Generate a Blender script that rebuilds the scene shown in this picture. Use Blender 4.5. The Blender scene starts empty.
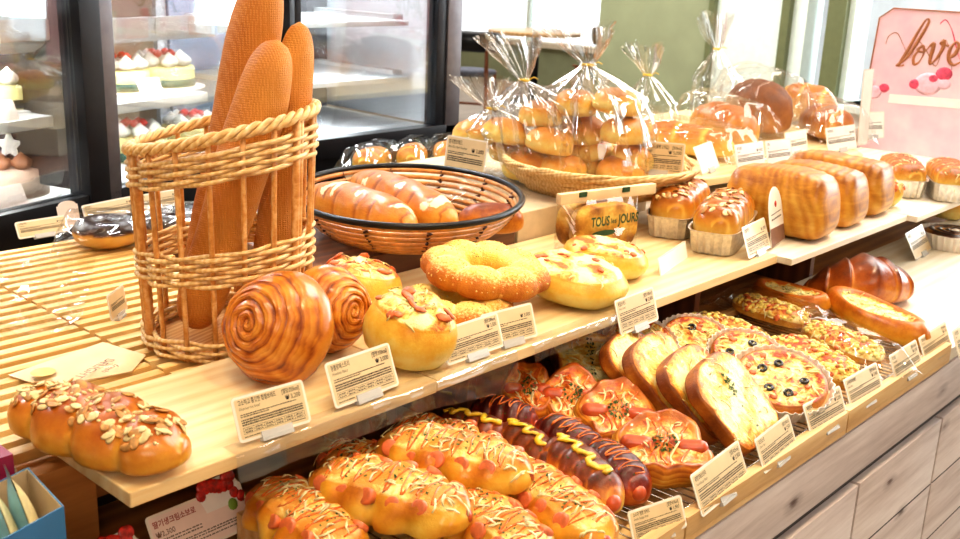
import bpy, bmesh, random
from math import *
from mathutils import Vector, Matrix, noise
from mathutils.bvhtree import BVHTree

SC = bpy.context.scene
COL = SC.collection
V = Vector
RND = random.Random(11)

# ---------------------------------------------------------------- camera
YAW, PITCH, ROLL, EYE, FPX = radians(41.9), radians(16.5), radians(2.4), 1.42, 1046.0
_f = V((cos(YAW) * cos(PITCH), sin(YAW) * cos(PITCH), -sin(PITCH)))
_r0 = V((sin(YAW), -cos(YAW), 0))
_u0 = _r0.cross(_f)
CR = cos(ROLL) * _r0 + sin(ROLL) * _u0
CU = cos(ROLL) * _u0 - sin(ROLL) * _r0
CO = V((0, 0, EYE))
cd = bpy.data.cameras.new('camera')
cam = bpy.data.objects.new('camera', cd)
COL.objects.link(cam)
cam.matrix_world = Matrix(((CR.x, CU.x, -_f.x, CO.x), (CR.y, CU.y, -_f.y, CO.y), (CR.z, CU.z, -_f.z, CO.z), (0, 0, 0, 1)))
cd.sensor_fit = 'HORIZONTAL'
cd.sensor_width = 36
cd.lens = FPX / 960 * 36
cd.clip_start = 0.02
cd.clip_end = 100
cd.dof.use_dof = True
cd.dof.focus_distance = 1.45
cd.dof.aperture_fstop = 11.0
SC.camera = cam


def ray(x, y):
    return _f + CR * ((x - 480) / FPX) - CU * ((y - 269.5) / FPX)


def P(x, y, z):
    """point of the horizontal level z that the photo shows at (x, y)"""
    d = ray(x, y)
    return CO + d * ((z - EYE) / d.z)


def PY(x, y, Y):
    d = ray(x, y)
    return CO + d * (Y / d.y)


def PX(x, y, X):
    d = ray(x, y)
    return CO + d * (X / d.x)


def PPL(x, y, p0, n):
    d = ray(x, y)
    return CO + d * ((p0 - CO).dot(n) / d.dot(n))


# ---------------------------------------------------------------- mesh building
class MB:
    def __init__(s):
        s.v, s.f, s.a, s.m = [], [], [], []

    def add(s, vs, fs, at=None, mi=0, M=None):
        b = len(s.v)
        s.v += [M @ V(p) for p in vs] if M else [V(p) for p in vs]
        s.f += [tuple(b + i for i in f) for f in fs]
        s.m += [mi] * len(fs)
        s.a += at if at else [(0.5, 0, 0)] * len(vs)
        return s

    def box(s, lo, hi, M=None, mi=0, bev=0.0):
        if bev > 0:
            bm = bmesh.new()
            bmesh.ops.create_cube(bm, size=1)
            for v in bm.verts:
                v.co = V([(lo[i] + hi[i]) / 2 + v.co[i] * (hi[i] - lo[i]) for i in range(3)])
            bmesh.ops.bevel(bm, geom=list(bm.edges), offset=bev, segments=2, affect='EDGES', profile=.7)
            bm.verts.ensure_lookup_table()
            s.add([v.co.copy() for v in bm.verts], [[v.index for v in f.verts] for f in bm.faces], None, mi, M)
            bm.free()
            return s
        x0, y0, z0 = lo
        x1, y1, z1 = hi
        vs = [(x0, y0, z0), (x1, y0, z0), (x1, y1, z0), (x0, y1, z0), (x0, y0, z1), (x1, y0, z1), (x1, y1, z1), (x0, y1, z1)]
        return s.add(vs, [(0, 3, 2, 1), (4, 5, 6, 7), (0, 1, 5, 4), (1, 2, 6, 5), (2, 3, 7, 6), (3, 0, 4, 7)], None, mi, M)

    def tube(s, pts, r, sides=6, closed=False, M=None, at=None, flat=1.0, upv=None):
        pts = [V(p) for p in pts]
        n = len(pts)
        vs, fs = [], []
        prev = None
        for i, p in enumerate(pts):
            if closed:
                d = pts[(i + 1) % n] - pts[i - 1]
            else:
                d = pts[min(i + 1, n - 1)] - pts[max(i - 1, 0)]
            if d.length < 1e-9:
                d = V((0, 0, 1))
            d.normalize()
            if prev is None:
                up = V(upv) if upv else (V((0, 0, 1)) if abs(d.z) < .9 else V((1, 0, 0)))
            else:
                up = prev
            b1 = up - d * up.dot(d)
            if b1.length < 1e-6:
                b1 = d.orthogonal()
            b1.normalize()
            prev = b1
            b2 = d.cross(b1)
            rr = r[i] if isinstance(r, (list, tuple)) else r
            for k in range(sides):
                a = 2 * pi * k / sides
                vs.append(p + b1 * (rr * flat * cos(a)) + b2 * (rr * sin(a)))
        m = n if closed else n - 1
        for i in range(m):
            j = (i + 1) % n
            for k in range(sides):
                k2 = (k + 1) % sides
                fs.append((i * sides + k, i * sides + k2, j * sides + k2, j * sides + k))
        if not closed:
            fs.append(tuple(range(sides))[::-1])
            fs.append(tuple((n - 1) * sides + k for k in range(sides)))
        return s.add(vs, fs, [at or (.5, 0, 0)] * len(vs), 0, M)

    def lathe(s, prof, n=32, M=None, mod=None, at=None):
        """profile of (radius, z) turned about Z; mod(angle, k) scales the radius"""
        vs, fs = [], []
        for k, (r, z) in enumerate(prof):
            for i in range(n):
                a = 2 * pi * i / n
                q = r * (mod(a, k) if mod else 1)
                vs.append((q * cos(a), q * sin(a), z))
        for k in range(len(prof) - 1):
            for i in range(n):
                j = (i + 1) % n
                fs.append((k * n + i, k * n + j, (k + 1) * n + j, (k + 1) * n + i))
        if prof[0][0] > 1e-6:
            fs.append(tuple(range(n))[::-1])
        if prof[-1][0] > 1e-6:
            fs.append(tuple((len(prof) - 1) * n + i for i in range(n)))
        return s.add(vs, fs, [at or (.5, 0, 0)] * len(vs), 0, M)

    def prism(s, poly, z0, z1, M=None):
        n = len(poly)
        vs = [(x, y, z0) for x, y in poly] + [(x, y, z1) for x, y in poly]
        fs = [tuple(range(n))[::-1], tuple(range(n, 2 * n))] + [(i, (i + 1) % n, n + (i + 1) % n, n + i) for i in range(n)]
        return s.add(vs, fs, None, 0, M)

    def ball(s, c, r, n=8, m=6, M=None, at=None):
        r = r if isinstance(r, (list, tuple)) else (r, r, r)
        vs = [(c[0], c[1], c[2] - r[2])]
        for i in range(1, m):
            th = pi * i / m
            for j in range(n):
                a = 2 * pi * j / n
                vs.append((c[0] + r[0] * sin(th) * cos(a), c[1] + r[1] * sin(th) * sin(a), c[2] - r[2] * cos(th)))
        vs.append((c[0], c[1], c[2] + r[2]))
        fs = [(0, 1 + (j + 1) % n, 1 + j) for j in range(n)]
        for i in range(m - 2):
            for j in range(n):
                a, b = 1 + i * n + j, 1 + i * n + (j + 1) % n
                fs.append((a, b, b + n, a + n))
        t = len(vs) - 1
        o = 1 + (m - 2) * n
        fs += [(o + j, o + (j + 1) % n, t) for j in range(n)]
        return s.add(vs, fs, [at or (.5, 0, 0)] * len(vs), 0, M)

    def blob(s, fn, nu=28, nv=24, M=None):
        """closed skin: fn(s in 0..1 from pole to pole, angle) -> point, (r, g, b) mask"""
        p, c = fn(0.0, 0.0)
        vs, at = [p], [c]
        for i in range(1, nv):
            for j in range(nu):
                p, c = fn(i / nv, 2 * pi * j / nu)
                vs.append(p)
                at.append(c)
        p, c = fn(1.0, 0.0)
        vs.append(p)
        at.append(c)
        fs = [(0, 1 + (j + 1) % nu, 1 + j) for j in range(nu)]
        for i in range(nv - 2):
            for j in range(nu):
                a, b = 1 + i * nu + j, 1 + i * nu + (j + 1) % nu
                fs.append((a, b, b + nu, a + nu))
        t = len(vs) - 1
        o = 1 + (nv - 2) * nu
        fs += [(o + j, o + (j + 1) % nu, t) for j in range(nu)]
        return s.add(vs, fs, at, 0, M)

    def bvh(s):
        return BVHTree.FromPolygons(s.v, s.f)

    def build(s, name, mats, parent=None, smooth=True, loc=None, rz=None, M=None, stuff=False, label=None):
        me = bpy.data.meshes.new(name)
        me.from_pydata(s.v, [], s.f)
        if not isinstance(mats, (list, tuple)):
            mats = [mats]
        for m in mats:
            me.materials.append(m)
        if len(mats) > 1:
            me.polygons.foreach_set('material_index', s.m)
        ca = me.color_attributes.new('mask', 'FLOAT_COLOR', 'POINT')
        ca.data.foreach_set('color', [q for c in s.a for q in (c[0], c[1], c[2], 1.0)])
        me.polygons.foreach_set('use_smooth', [bool(smooth)] * len(s.f))
        me.update()
        bm = bmesh.new()
        bm.from_mesh(me)
        bmesh.ops.recalc_face_normals(bm, faces=bm.faces)
        bm.to_mesh(me)
        bm.free()
        if smooth == 'auto':
            me.polygons.foreach_set('use_smooth', [True] * len(s.f))
            me.set_sharp_from_angle(angle=radians(35))
        o = bpy.data.objects.new(name, me)
        COL.objects.link(o)
        if parent:
            o.parent = parent
        if M is not None:
            o.matrix_local = M
        if loc is not None:
            o.location = loc
        if rz is not None:
            o.rotation_euler = (0, 0, rz)
        if stuff:
            o['kind'] = 'stuff'
        if label:
            o['label'] = label
        return o


def tag(o, label, cat, group=None):
    o['label'] = label
    o['category'] = cat
    if group:
        o['group'] = group
    return o


def thing(name, label, cat, M=None, group=None):
    o = bpy.data.objects.new(name, None)
    o.empty_display_size = .02
    COL.objects.link(o)
    if M is not None:
        o.matrix_world = M if isinstance(M, Matrix) else Matrix.Translation(M)
    return tag(o, label, cat, group)


def struct(o):
    o['kind'] = 'structure'
    return o


def kids(o):
    return [c for c in bpy.data.objects if c.parent == o]


def copy_tree(o, parent=None):
    c = o.copy()
    COL.objects.link(c)
    c.parent = parent
    for ch in kids(o):
        copy_tree(ch, c)
    return c


def dup(o, M, label, group=None):
    c = copy_tree(o)
    c.matrix_world = M
    c['label'] = label
    if group:
        c['group'] = group
    return c


def TR(p, rz=0.0, rx=0.0, ry=0.0):
    return Matrix.Translation(p) @ Matrix.Rotation(rz, 4, 'Z') @ Matrix.Rotation(ry, 4, 'Y') @ Matrix.Rotation(rx, 4, 'X')


def frame(p, x, y, z):
    return Matrix(((x.x, y.x, z.x, p.x), (x.y, y.y, z.y, p.y), (x.z, y.z, z.z, p.z), (0, 0, 0, 1)))


def nz(x, y=0.0, z=0.0, sc=1.0, seed=0.0):
    return noise.noise(V((x * sc + seed * 7.13, y * sc + seed * 3.7, z * sc - seed * 5.1)))


def sst(a, b, x):
    t = max(0, min(1, (x - a) / (b - a)))
    return t * t * (3 - 2 * t)
# ---------------------------------------------------------------- materials
def lin(h):
    h = h.lstrip('#')
    c = [int(h[i:i + 2], 16) / 255 for i in (0, 2, 4)]
    return tuple(x / 12.92 if x <= .04045 else ((x + .055) / 1.055) ** 2.4 for x in c) + (1,)


class NT:
    def __init__(s, name):
        s.m = bpy.data.materials.new(name)
        s.m.use_nodes = True
        s.t = s.m.node_tree
        s.b = s.t.nodes['Principled BSDF']
        s.out = s.t.nodes['Material Output']

    def n(s, typ, **kw):
        q = s.t.nodes.new(typ)
        for k, v in kw.items():
            if k.startswith('i_'):
                q.inputs[k[2:].replace('_', ' ')].default_value = v
            else:
                setattr(q, k, v)
        return q

    def l(s, a, b):
        s.t.links.new(a, b)

    def ramp(s, fac, cols, pos=None, interp='LINEAR'):
        r = s.n('ShaderNodeValToRGB')
        e = r.color_ramp
        e.interpolation = interp
        n = len(cols)
        for i, c in enumerate(cols):
            p = pos[i] if pos else i / (n - 1)
            if i < 2:
                k = e.elements[i]
                k.position = p
            else:
                k = e.elements.new(p)
            k.color = lin(c) if isinstance(c, str) else c
        if fac is not None:
            s.l(fac, r.inputs[0])
        return r.outputs[0]

    def mix(s, fac, a, b, blend='MIX'):
        m = s.n('ShaderNodeMix', data_type='RGBA', blend_type=blend)
        for sock, val in ((m.inputs[0], fac), (m.inputs[6], a), (m.inputs[7], b)):
            if isinstance(val, (int, float)):
                sock.default_value = val
            elif isinstance(val, tuple):
                sock.default_value = val
            elif isinstance(val, str):
                sock.default_value = lin(val)
            else:
                s.l(val, sock)
        return m.outputs[2]

    def math(s, op, a, b=0.0, clamp=False):
        m = s.n('ShaderNodeMath', operation=op, use_clamp=clamp)
        for sock, val in ((m.inputs[0], a), (m.inputs[1], b)):
            if isinstance(val, (int, float)):
                sock.default_value = val
            else:
                s.l(val, sock)
        return m.outputs[0]

    def coord(s, scale=(1, 1, 1), rot=(0, 0, 0)):
        tc = s.n('ShaderNodeTexCoord')
        mp = s.n('ShaderNodeMapping')
        mp.inputs['Scale'].default_value = scale
        mp.inputs['Rotation'].default_value = rot
        s.l(tc.outputs['Object'], mp.inputs[0])
        return mp.outputs[0]

    def noise(s, vec, scale, detail=4, rough=.55, dist=0.0):
        q = s.n('ShaderNodeTexNoise')
        q.inputs['Scale'].default_value = scale
        q.inputs['Detail'].default_value = detail
        q.inputs['Roughness'].default_value = rough
        q.inputs['Distortion'].default_value = dist
        if vec is not None:
            s.l(vec, q.inputs['Vector'])
        return q.outputs['Fac']

    def bump(s, h, strength, dist=.002, nrm=None):
        b = s.n('ShaderNodeBump')
        b.inputs['Strength'].default_value = strength
        b.inputs['Distance'].default_value = dist
        s.l(h, b.inputs['Height'])
        if nrm:
            s.l(nrm, b.inputs['Normal'])
        return b.outputs[0]


def plain(name, col, rough=.5, metal=0.0, var=.06, vscale=30, bump=0.0, bscale=200, coat=0.0, emit=0.0, sss=0.0):
    t = NT(name)
    co = t.coord()
    nf = t.noise(co, vscale, 3)
    c = lin(col)
    d = tuple(x * (1 - var * 2.2) for x in c[:3]) + (1,)
    e = tuple(min(1, x * (1 + var * 2.2)) for x in c[:3]) + (1,)
    cc = t.ramp(nf, [d, e], [.3, .7])
    t.l(cc, t.b.inputs['Base Color'])
    t.b.inputs['Roughness'].default_value = rough
    t.b.inputs['Metallic'].default_value = metal
    t.b.inputs['Coat Weight'].default_value = coat
    if sss:
        t.b.inputs['Subsurface Weight'].default_value = sss
        t.b.inputs['Subsurface Radius'].default_value = (.01, .005, .003)
    if emit:
        t.l(cc, t.b.inputs['Emission Color'])
        t.b.inputs['Emission Strength'].default_value = emit
    if bump:
        t.l(t.bump(t.noise(co, bscale, 4), bump), t.b.inputs['Normal'])
    return t.m


def yel(h):
    h = h.lstrip('#')
    r, g, b = [int(h[i:i + 2], 16) for i in (0, 2, 4)]
    return '#%02X%02X%02X' % (r, min(255, int(g * 1.07)), b)


def bread_mat(name, cols, fill=('#F6E3A0', '#EDBE5C', '#C9772A'), third='#FBF3E2', rough=.42, coat=.25, bumps=((90, .25), (420, .2)), nvar=.3, nscale=38, fillbump=.5, streak=None, sss=.1):
    """crust colour follows mask.r (bake), filling / cheese mask.g, icing or dusting mask.b"""
    t = NT(name)
    co = t.coord()
    at = t.n('ShaderNodeAttribute', attribute_name='mask')
    sp = t.n('ShaderNodeSeparateColor')
    t.l(at.outputs['Color'], sp.inputs[0])
    n1 = t.noise(co, nscale, 5, .6)
    n2 = t.noise(co, 260, 3, .6)
    v = t.math('ADD', sp.outputs[0], t.math('MULTIPLY', t.math('SUBTRACT', n1, .5), nvar * 2.2))
    v = t.math('ADD', v, t.math('MULTIPLY', t.math('SUBTRACT', n2, .5), nvar * .5))
    if streak:
        s2 = t.noise(t.coord(streak), 1.0, 4, .6, .6)
        v = t.math('ADD', v, t.math('MULTIPLY', t.math('SUBTRACT', s2, .5), .7))
    crust = t.ramp(v, [yel(c) for c in cols])
    n3 = t.noise(co, 85, 5, .65, .4)
    fc = t.ramp(t.math('ADD', n3, t.math('MULTIPLY', t.math('SUBTRACT', sp.outputs[0], .5), .75)), list(fill), [.32 + .36 * i / (len(fill) - 1) for i in range(len(fill))])
    gm = t.math('ADD', sp.outputs[1], t.math('MULTIPLY', t.math('SUBTRACT', n3, .5), .9))
    gm = t.ramp(t.math('MULTIPLY', gm, t.math('GREATER_THAN', sp.outputs[1], .02)), ['#000000', '#FFFFFF'], [.42, .58])
    c = t.mix(gm, crust, fc)
    tm = t.math('ADD', sp.outputs[2], t.math('MULTIPLY', t.math('SUBTRACT', n2, .5), .7))
    tm = t.ramp(t.math('MULTIPLY', tm, t.math('GREATER_THAN', sp.outputs[2], .02)), ['#000000', '#FFFFFF'], [.4, .6])
    c = t.mix(tm, c, third)
    t.l(c, t.b.inputs['Base Color'])
    t.b.inputs['Roughness'].default_value = rough
    t.b.inputs['Coat Weight'].default_value = coat
    t.b.inputs['Coat Roughness'].default_value = .18
    t.b.inputs['Specular IOR Level'].default_value = .35
    t.b.inputs['Subsurface Weight'].default_value = sss
    t.b.inputs['Subsurface Radius'].default_value = (.008, .004, .002)
    nm = None
    for sc, st in bumps:
        nm = t.bump(t.noise(co, sc, 4, .6), st, .002, nm)
    if fillbump:
        h = t.math('MULTIPLY', n3, t.math('MAXIMUM', sp.outputs[1], 0))
        nm = t.bump(h, fillbump, .006, nm)
    t.l(nm, t.b.inputs['Normal'])
    return t.m


def wood_mat(name, cols, axis='X', fine=1.0, rough=.45, coat=.0, plank=0.0, knots=False, contrast=1.0, bump=.12):
    t = NT(name)
    k = {'X': (1.2, 14, 14), 'Y': (14, 1.2, 14), 'Z': (14, 14, 1.2)}[axis]
    co = t.coord(tuple(q * fine for q in k))
    n1 = t.noise(co, 2.2, 5, .6, 1.2)
    n2 = t.noise(t.coord(tuple(q * fine * 4 for q in k)), 3.0, 4, .65)
    w = t.n('ShaderNodeTexWave', wave_type='BANDS', bands_direction='Y' if axis != 'Y' else 'X')
    w.inputs['Scale'].default_value = 2.6
    w.inputs['Distortion'].default_value = 6
    w.inputs['Detail'].default_value = 3
    w.inputs['Detail Scale'].default_value = 1.2
    t.l(t.coord(tuple(q * fine * .35 for q in k)), w.inputs['Vector'])
    v = t.math('ADD', t.math('MULTIPLY', n1, .5), t.math('MULTIPLY', n2, .3))
    v = t.math('ADD', v, t.math('MULTIPLY', w.outputs['Fac'], .2 * contrast))
    c = t.ramp(v, cols, [.3 + .4 * i / (len(cols) - 1) for i in range(len(cols))])
    if knots:
        vo = t.n('ShaderNodeTexVoronoi')
        vo.inputs['Scale'].default_value = 1.0
        t.l(t.coord((5.5, 9, 11)), vo.inputs['Vector'])
        d = t.math('ADD', vo.outputs['Distance'], t.math('MULTIPLY', t.math('SUBTRACT', n2, .5), .12))
        kn = t.ramp(d, ['#FFFFFF', '#9A9A9A', '#000000'], [.05, .09, .19])
        c = t.mix(kn, c, '#5A4038')
    t.l(c, t.b.inputs['Base Color'])
    t.b.inputs['Roughness'].default_value = rough
    t.b.inputs['Coat Weight'].default_value = coat
    t.l(t.bump(n2, bump, .001), t.b.inputs['Normal'])
    return t.m


def clear_mat(name, tint='#FFFFFF', gloss=.16, rough=.08, wrinkle=.0, wscale=45, milky=0.0, edge=.55):
    """thin clear plastic: straight-through light plus a sheen"""
    t = NT(name)
    t.t.nodes.remove(t.b)
    tr = t.n('ShaderNodeBsdfTransparent')
    tr.inputs[0].default_value = lin(tint)
    gl = t.n('ShaderNodeBsdfGlossy')
    gl.inputs['Roughness'].default_value = rough
    df = t.n('ShaderNodeBsdfDiffuse')
    df.inputs[0].default_value = (.95, .93, .9, 1)
    lw = t.n('ShaderNodeLayerWeight')
    lw.inputs[0].default_value = .35
    fac = t.math('ADD', t.math('MULTIPLY', lw.outputs['Fresnel'], edge), gloss, True)
    if wrinkle:
        # crinkled film: small flat facets, each tilted its own way
        co = t.coord((1, 1, .55))
        ds = t.n('ShaderNodeTexNoise')
        ds.inputs['Scale'].default_value = 22
        t.l(co, ds.inputs['Vector'])
        mv = t.n('ShaderNodeVectorMath', operation='MULTIPLY_ADD')
        t.l(ds.outputs['Color'], mv.inputs[0])
        mv.inputs[1].default_value = (.05, .05, .05)
        t.l(co, mv.inputs[2])
        vo = t.n('ShaderNodeTexVoronoi')
        vo.inputs['Scale'].default_value = wscale
        t.l(mv.outputs[0], vo.inputs['Vector'])
        ge = t.n('ShaderNodeNewGeometry')
        m3 = t.n('ShaderNodeVectorMath', operation='SUBTRACT')
        t.l(vo.outputs['Color'], m3.inputs[0])
        m3.inputs[1].default_value = (.5, .5, .5)
        m4 = t.n('ShaderNodeVectorMath', operation='MULTIPLY_ADD')
        t.l(m3.outputs[0], m4.inputs[0])
        m4.inputs[1].default_value = (wrinkle, wrinkle, wrinkle)
        t.l(ge.outputs['Normal'], m4.inputs[2])
        m5 = t.n('ShaderNodeVectorMath', operation='NORMALIZE')
        t.l(m4.outputs[0], m5.inputs[0])
        nb = m5.outputs[0]
        t.l(nb, gl.inputs['Normal'])
        t.l(nb, lw.inputs['Normal'])
    m1 = t.n('ShaderNodeMixShader')
    t.l(fac, m1.inputs[0])
    t.l(tr.outputs[0], m1.inputs[1])
    t.l(gl.outputs[0], m1.inputs[2])
    m2 = t.n('ShaderNodeMixShader')
    m2.inputs[0].default_value = milky
    t.l(m1.outputs[0], m2.inputs[1])
    t.l(df.outputs[0], m2.inputs[2])
    t.l(m2.outputs[0], t.out.inputs[0])
    return t.m


GOLD = ['#F4D08A', '#EDB45C', '#DC8A30', '#B55E1C', '#7A360F']
M = {}
M['bun'] = bread_mat('bun_crust', ['#F3CE86', '#EAAE58', '#D9862F', '#B8621F', '#8A4212'])
M['sausage_bun'] = bread_mat('sausage_bun_crust', ['#F6D284', '#EFB650', '#E39632', '#C9701F', '#94440F'], fill=('#FBF0C4', '#FAE7A6', '#F5CF72', '#E39A42'), rough=.3, coat=.45, bumps=((70, .25), (300, .2)))
M['cheese_bread'] = bread_mat('cheese_bread_crust', ['#F6D489', '#F0B950', '#E3922F', '#C2661B', '#8A3C10'], fill=('#FBEBB0', '#F6D676', '#E6A040', '#C8641F'))
M['baguette'] = None
M['danish'] = bread_mat('danish_layers', ['#F4BC62', '#E7983E', '#D07424', '#A34C16', '#642608'], rough=.26, coat=.7, bumps=((60, .2), (300, .25)), nvar=.22, streak=None)
M['glazed'] = bread_mat('glazed_dark_crust', ['#EDB65A', '#DE9038', '#BE6820', '#84360F', '#4A1C0B'], rough=.42, coat=.22, bumps=((60, .3), (260, .25)), nvar=.4, sss=0)
M['ketchup_glazed'] = bread_mat('red_glazed_crust', ['#CE6A2A', '#B2441C', '#8A2A14', '#601812', '#3C0E0B'], rough=.4, coat=.25, bumps=((110, .5), (320, .3)), nvar=.4, sss=0)
M['crumb_bread'] = bread_mat('crumb_coated_crust', ['#F5D388', '#EDB654', '#DE9034', '#C06A22', '#8E4414'], bumps=((140, .4), (520, .6)), rough=.6, coat=.05, third='#F6D68C')
M['almond_bread'] = bread_mat('almond_bread_crust', ['#EDB058', '#E0953A', '#CB7426', '#A8521A', '#7E360F'], rough=.3, coat=.55, bumps=((60, .15), (300, .12)), nvar=.26)
M['pan_loaf'] = bread_mat('pan_loaf_crust', ['#EFBA62', '#DE9840', '#C47428', '#9E5018', '#70330E'], rough=.28, coat=.55, bumps=((80, .15),), nvar=.2)
M['layer_loaf'] = bread_mat('layered_loaf_crust', ['#F1C67C', '#E4A64E', '#CF8632', '#A8601E', '#783C12'], rough=.4, coat=.25, bumps=((70, .2), (350, .2)), nvar=.2, streak=(20, 3, 60))
M['rye'] = bread_mat('rye_crust', ['#D0904C', '#B87038', '#9C5626', '#7A3E18', '#54280E'], rough=.6, coat=.0, bumps=((60, .5), (260, .5)))
M['toast'] = bread_mat('toast_crust', ['#F8E3A4', '#EFC468', '#D9913A', '#AE6020', '#783810'], fill=('#FBEFB4', '#F7DA78', '#EDB748', '#C97A26'), rough=.5, coat=.15, bumps=((120, .4), (420, .35)), fillbump=.6)
M['pizza'] = bread_mat('pizza_top', ['#F3CC84', '#E6A84E', '#CC7A2C', '#A5521A', '#7A360F'], fill=('#FBEFC4', '#FAE6A4', '#F3CC6C', '#E09A3E', '#B8441C'), rough=.45, coat=.3, fillbump=.9)
M['iced_loaf'] = bread_mat('iced_loaf_crust', ['#F0B868', '#E6A04A', '#D88634', '#BD6826', '#8A4616'], third='#F3DDB4', rough=.4, coat=.3)
M['choc_donut'] = bread_mat('chocolate_ring', ['#EDB45C', '#D98C38', '#5A2A14', '#3C1A0D', '#2A1008'], rough=.3, coat=.5, nvar=.12)
M['sausage'] = plain('sausage_skin', '#C4552C', .28, var=.14, vscale=60, coat=.6, bump=.05)
M['sausage_cut'] = plain('sausage_cut_face', '#DB7444', .4, var=.12, vscale=90, coat=.4, bump=.1)
M['cheese_shred'] = plain('melted_cheese', '#F6DE96', .4, var=.12, vscale=70, coat=.3)
M['white_sauce'] = plain('mayonnaise', '#F6E3AE', .35, var=.08, coat=.4)
M['ketchup'] = plain('ketchup', '#DE7228', .25, var=.15, vscale=90, coat=.7)
M['mustard'] = plain('mustard', '#EFC433', .3, var=.1, coat=.5)
M['herb'] = plain('dried_parsley', '#3C5A20', .8, var=.3, vscale=300)
M['olive'] = plain('black_olive', '#1B1614', .25, var=.2, coat=.5)
M['ham'] = plain('ham_bits', '#D06A34', .4, var=.2, vscale=120, coat=.3)
M['almond'] = plain('almond_slice', '#F0D29A', .5, var=.12, vscale=90)
M['almond_skin'] = plain('toasted_almond', '#C08A4A', .5, var=.2, vscale=120)
M['crumb'] = plain('golden_crumbs', '#F0CB7C', .7, var=.15, vscale=200)
M['custard'] = plain('custard', '#F3D777', .4, var=.1, coat=.3)

M['pine'] = wood_mat('pale_pine', ['#E3BE84', '#EFD3A0', '#F6E2B8'], 'X', 1.0, rough=.38, coat=.15)
M['pine_slat'] = wood_mat('pine_slats', ['#D7A55E', '#E9C07A', '#F3D396'], 'X', 1.0, rough=.42, coat=.1)
M['tray_wood'] = wood_mat('tray_wood', ['#C99A62', '#DDB47A', '#EACB98'], 'X', 1.3, rough=.5)
M['dark_wood'] = wood_mat('dark_stained_wood', ['#4A2A18', '#683D24', '#86542F'], 'X', 1.0, rough=.4, coat=.1)
M['brown_wood'] = wood_mat('brown_planks', ['#94602F', '#B0783E', '#C68E50'], 'X', .8, rough=.45)
M['recess'] = wood_mat('shaded_recess', ['#1C0F0A', '#28150D', '#351C12'], 'X', 1.0, rough=.6)  # near-black tone paints in the shade under the shelf boards
M['divider'] = wood_mat('divider_wood', ['#5C3420', '#73442A', '#8A5636'], 'Z', 1.0, rough=.5)
M['washed'] = wood_mat('whitewashed_planks', ['#B5A29A', '#D2C2BB', '#E6DAD4'], 'X', .8, rough=.55, knots=True, bump=.2)
M['washed_dark'] = wood_mat('groove_wood', ['#2E2622', '#3A302B', '#463A34'], 'X', 1.0, rough=.6)
M['pale_board'] = wood_mat('bleached_board', ['#E0D2BC', '#ECE2D0', '#F5EEE2'], 'X', .9, rough=.5)
M['gap'] = plain('black_gap', '#120C0A', .8, var=.1)
M['wicker'] = wood_mat('wicker_cane', ['#C07C38', '#D89A54', '#EBBE84'], 'X', 3.0, rough=.42, coat=.2)
M['wicker_light'] = wood_mat('pale_wicker_cane', ['#D8A865', '#E8C184', '#F4D9A8'], 'X', 3.0, rough=.4, coat=.2)
M['rattan'] = plain('rattan_cane', '#C98A48', .35, var=.16, vscale=45, coat=.3)
M['rattan_dark'] = plain('dark_binding', '#4A2412', .5, var=.25, vscale=200)
M['straw'] = wood_mat('straw_strands', ['#C89A5C', '#DDB77C', '#EBCE9C'], 'X', 3.0, rough=.6)
M['black_metal'] = plain('black_metal', '#17161A', .35, .3, var=.1)
M['grey_metal'] = plain('grey_aluminium', '#6F6A6C', .35, .7, var=.05)
M['foil'] = plain('aluminium_foil', '#E6E0D6', .3, .65, var=.08, vscale=120, bump=.35, bscale=160)
M['wire'] = plain('chrome_wire', '#C8C4C0', .2, 1.0, var=.03)
M['paper_cup'] = plain('white_baking_paper', '#F4EDE2', .7, var=.03, sss=.1)
M['card'] = plain('cream_card', '#E2C89C', .5, var=.02, coat=.2)
M['card_white'] = plain('white_card', '#F6F1E8', .45, var=.02, coat=.2)
M['card_edge'] = plain('laminate_edge', '#F2E8D8', .25, var=.02, coat=.5)
M['card_pink'] = plain('pale_pink_card', '#F4DFD2', .4, var=.02, coat=.3)
M['ink'] = plain('black_ink', '#1E1714', .6, var=.05)
M['ink_grey'] = plain('grey_ink', '#7A6A5C', .6, var=.05)
M['ink_red'] = plain('red_ink', '#A83A2C', .6, var=.08)
M['ink_brown'] = plain('brown_ink', '#8A6450', .6, var=.08)
M['strawberry'] = plain('strawberry_red', '#C62A1E', .35, var=.25, vscale=160, coat=.5)
M['leaf'] = plain('leaf_green', '#7A9A3A', .5, var=.2)
M['bag'] = clear_mat('crinkled_cellophane', milky=.01, edge=.35, gloss=.09, rough=.06, wrinkle=.7, wscale=40)
M['bag_soft'] = clear_mat('clear_bread_bag', milky=.0, edge=.2, gloss=.07, rough=.05, wrinkle=.75, wscale=34)
M['film'] = clear_mat('clear_film', gloss=.12, milky=.03, rough=.06, wrinkle=.3, wscale=20)
M['acrylic'] = clear_mat('clear_acrylic', gloss=.12, rough=.1, milky=.4)
M['glass'] = clear_mat('showcase_glass', tint='#FAFDFE', gloss=.0, rough=.01)
M['frost'] = clear_mat('frosted_bag', gloss=.06, rough=.2, milky=.5)
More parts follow.
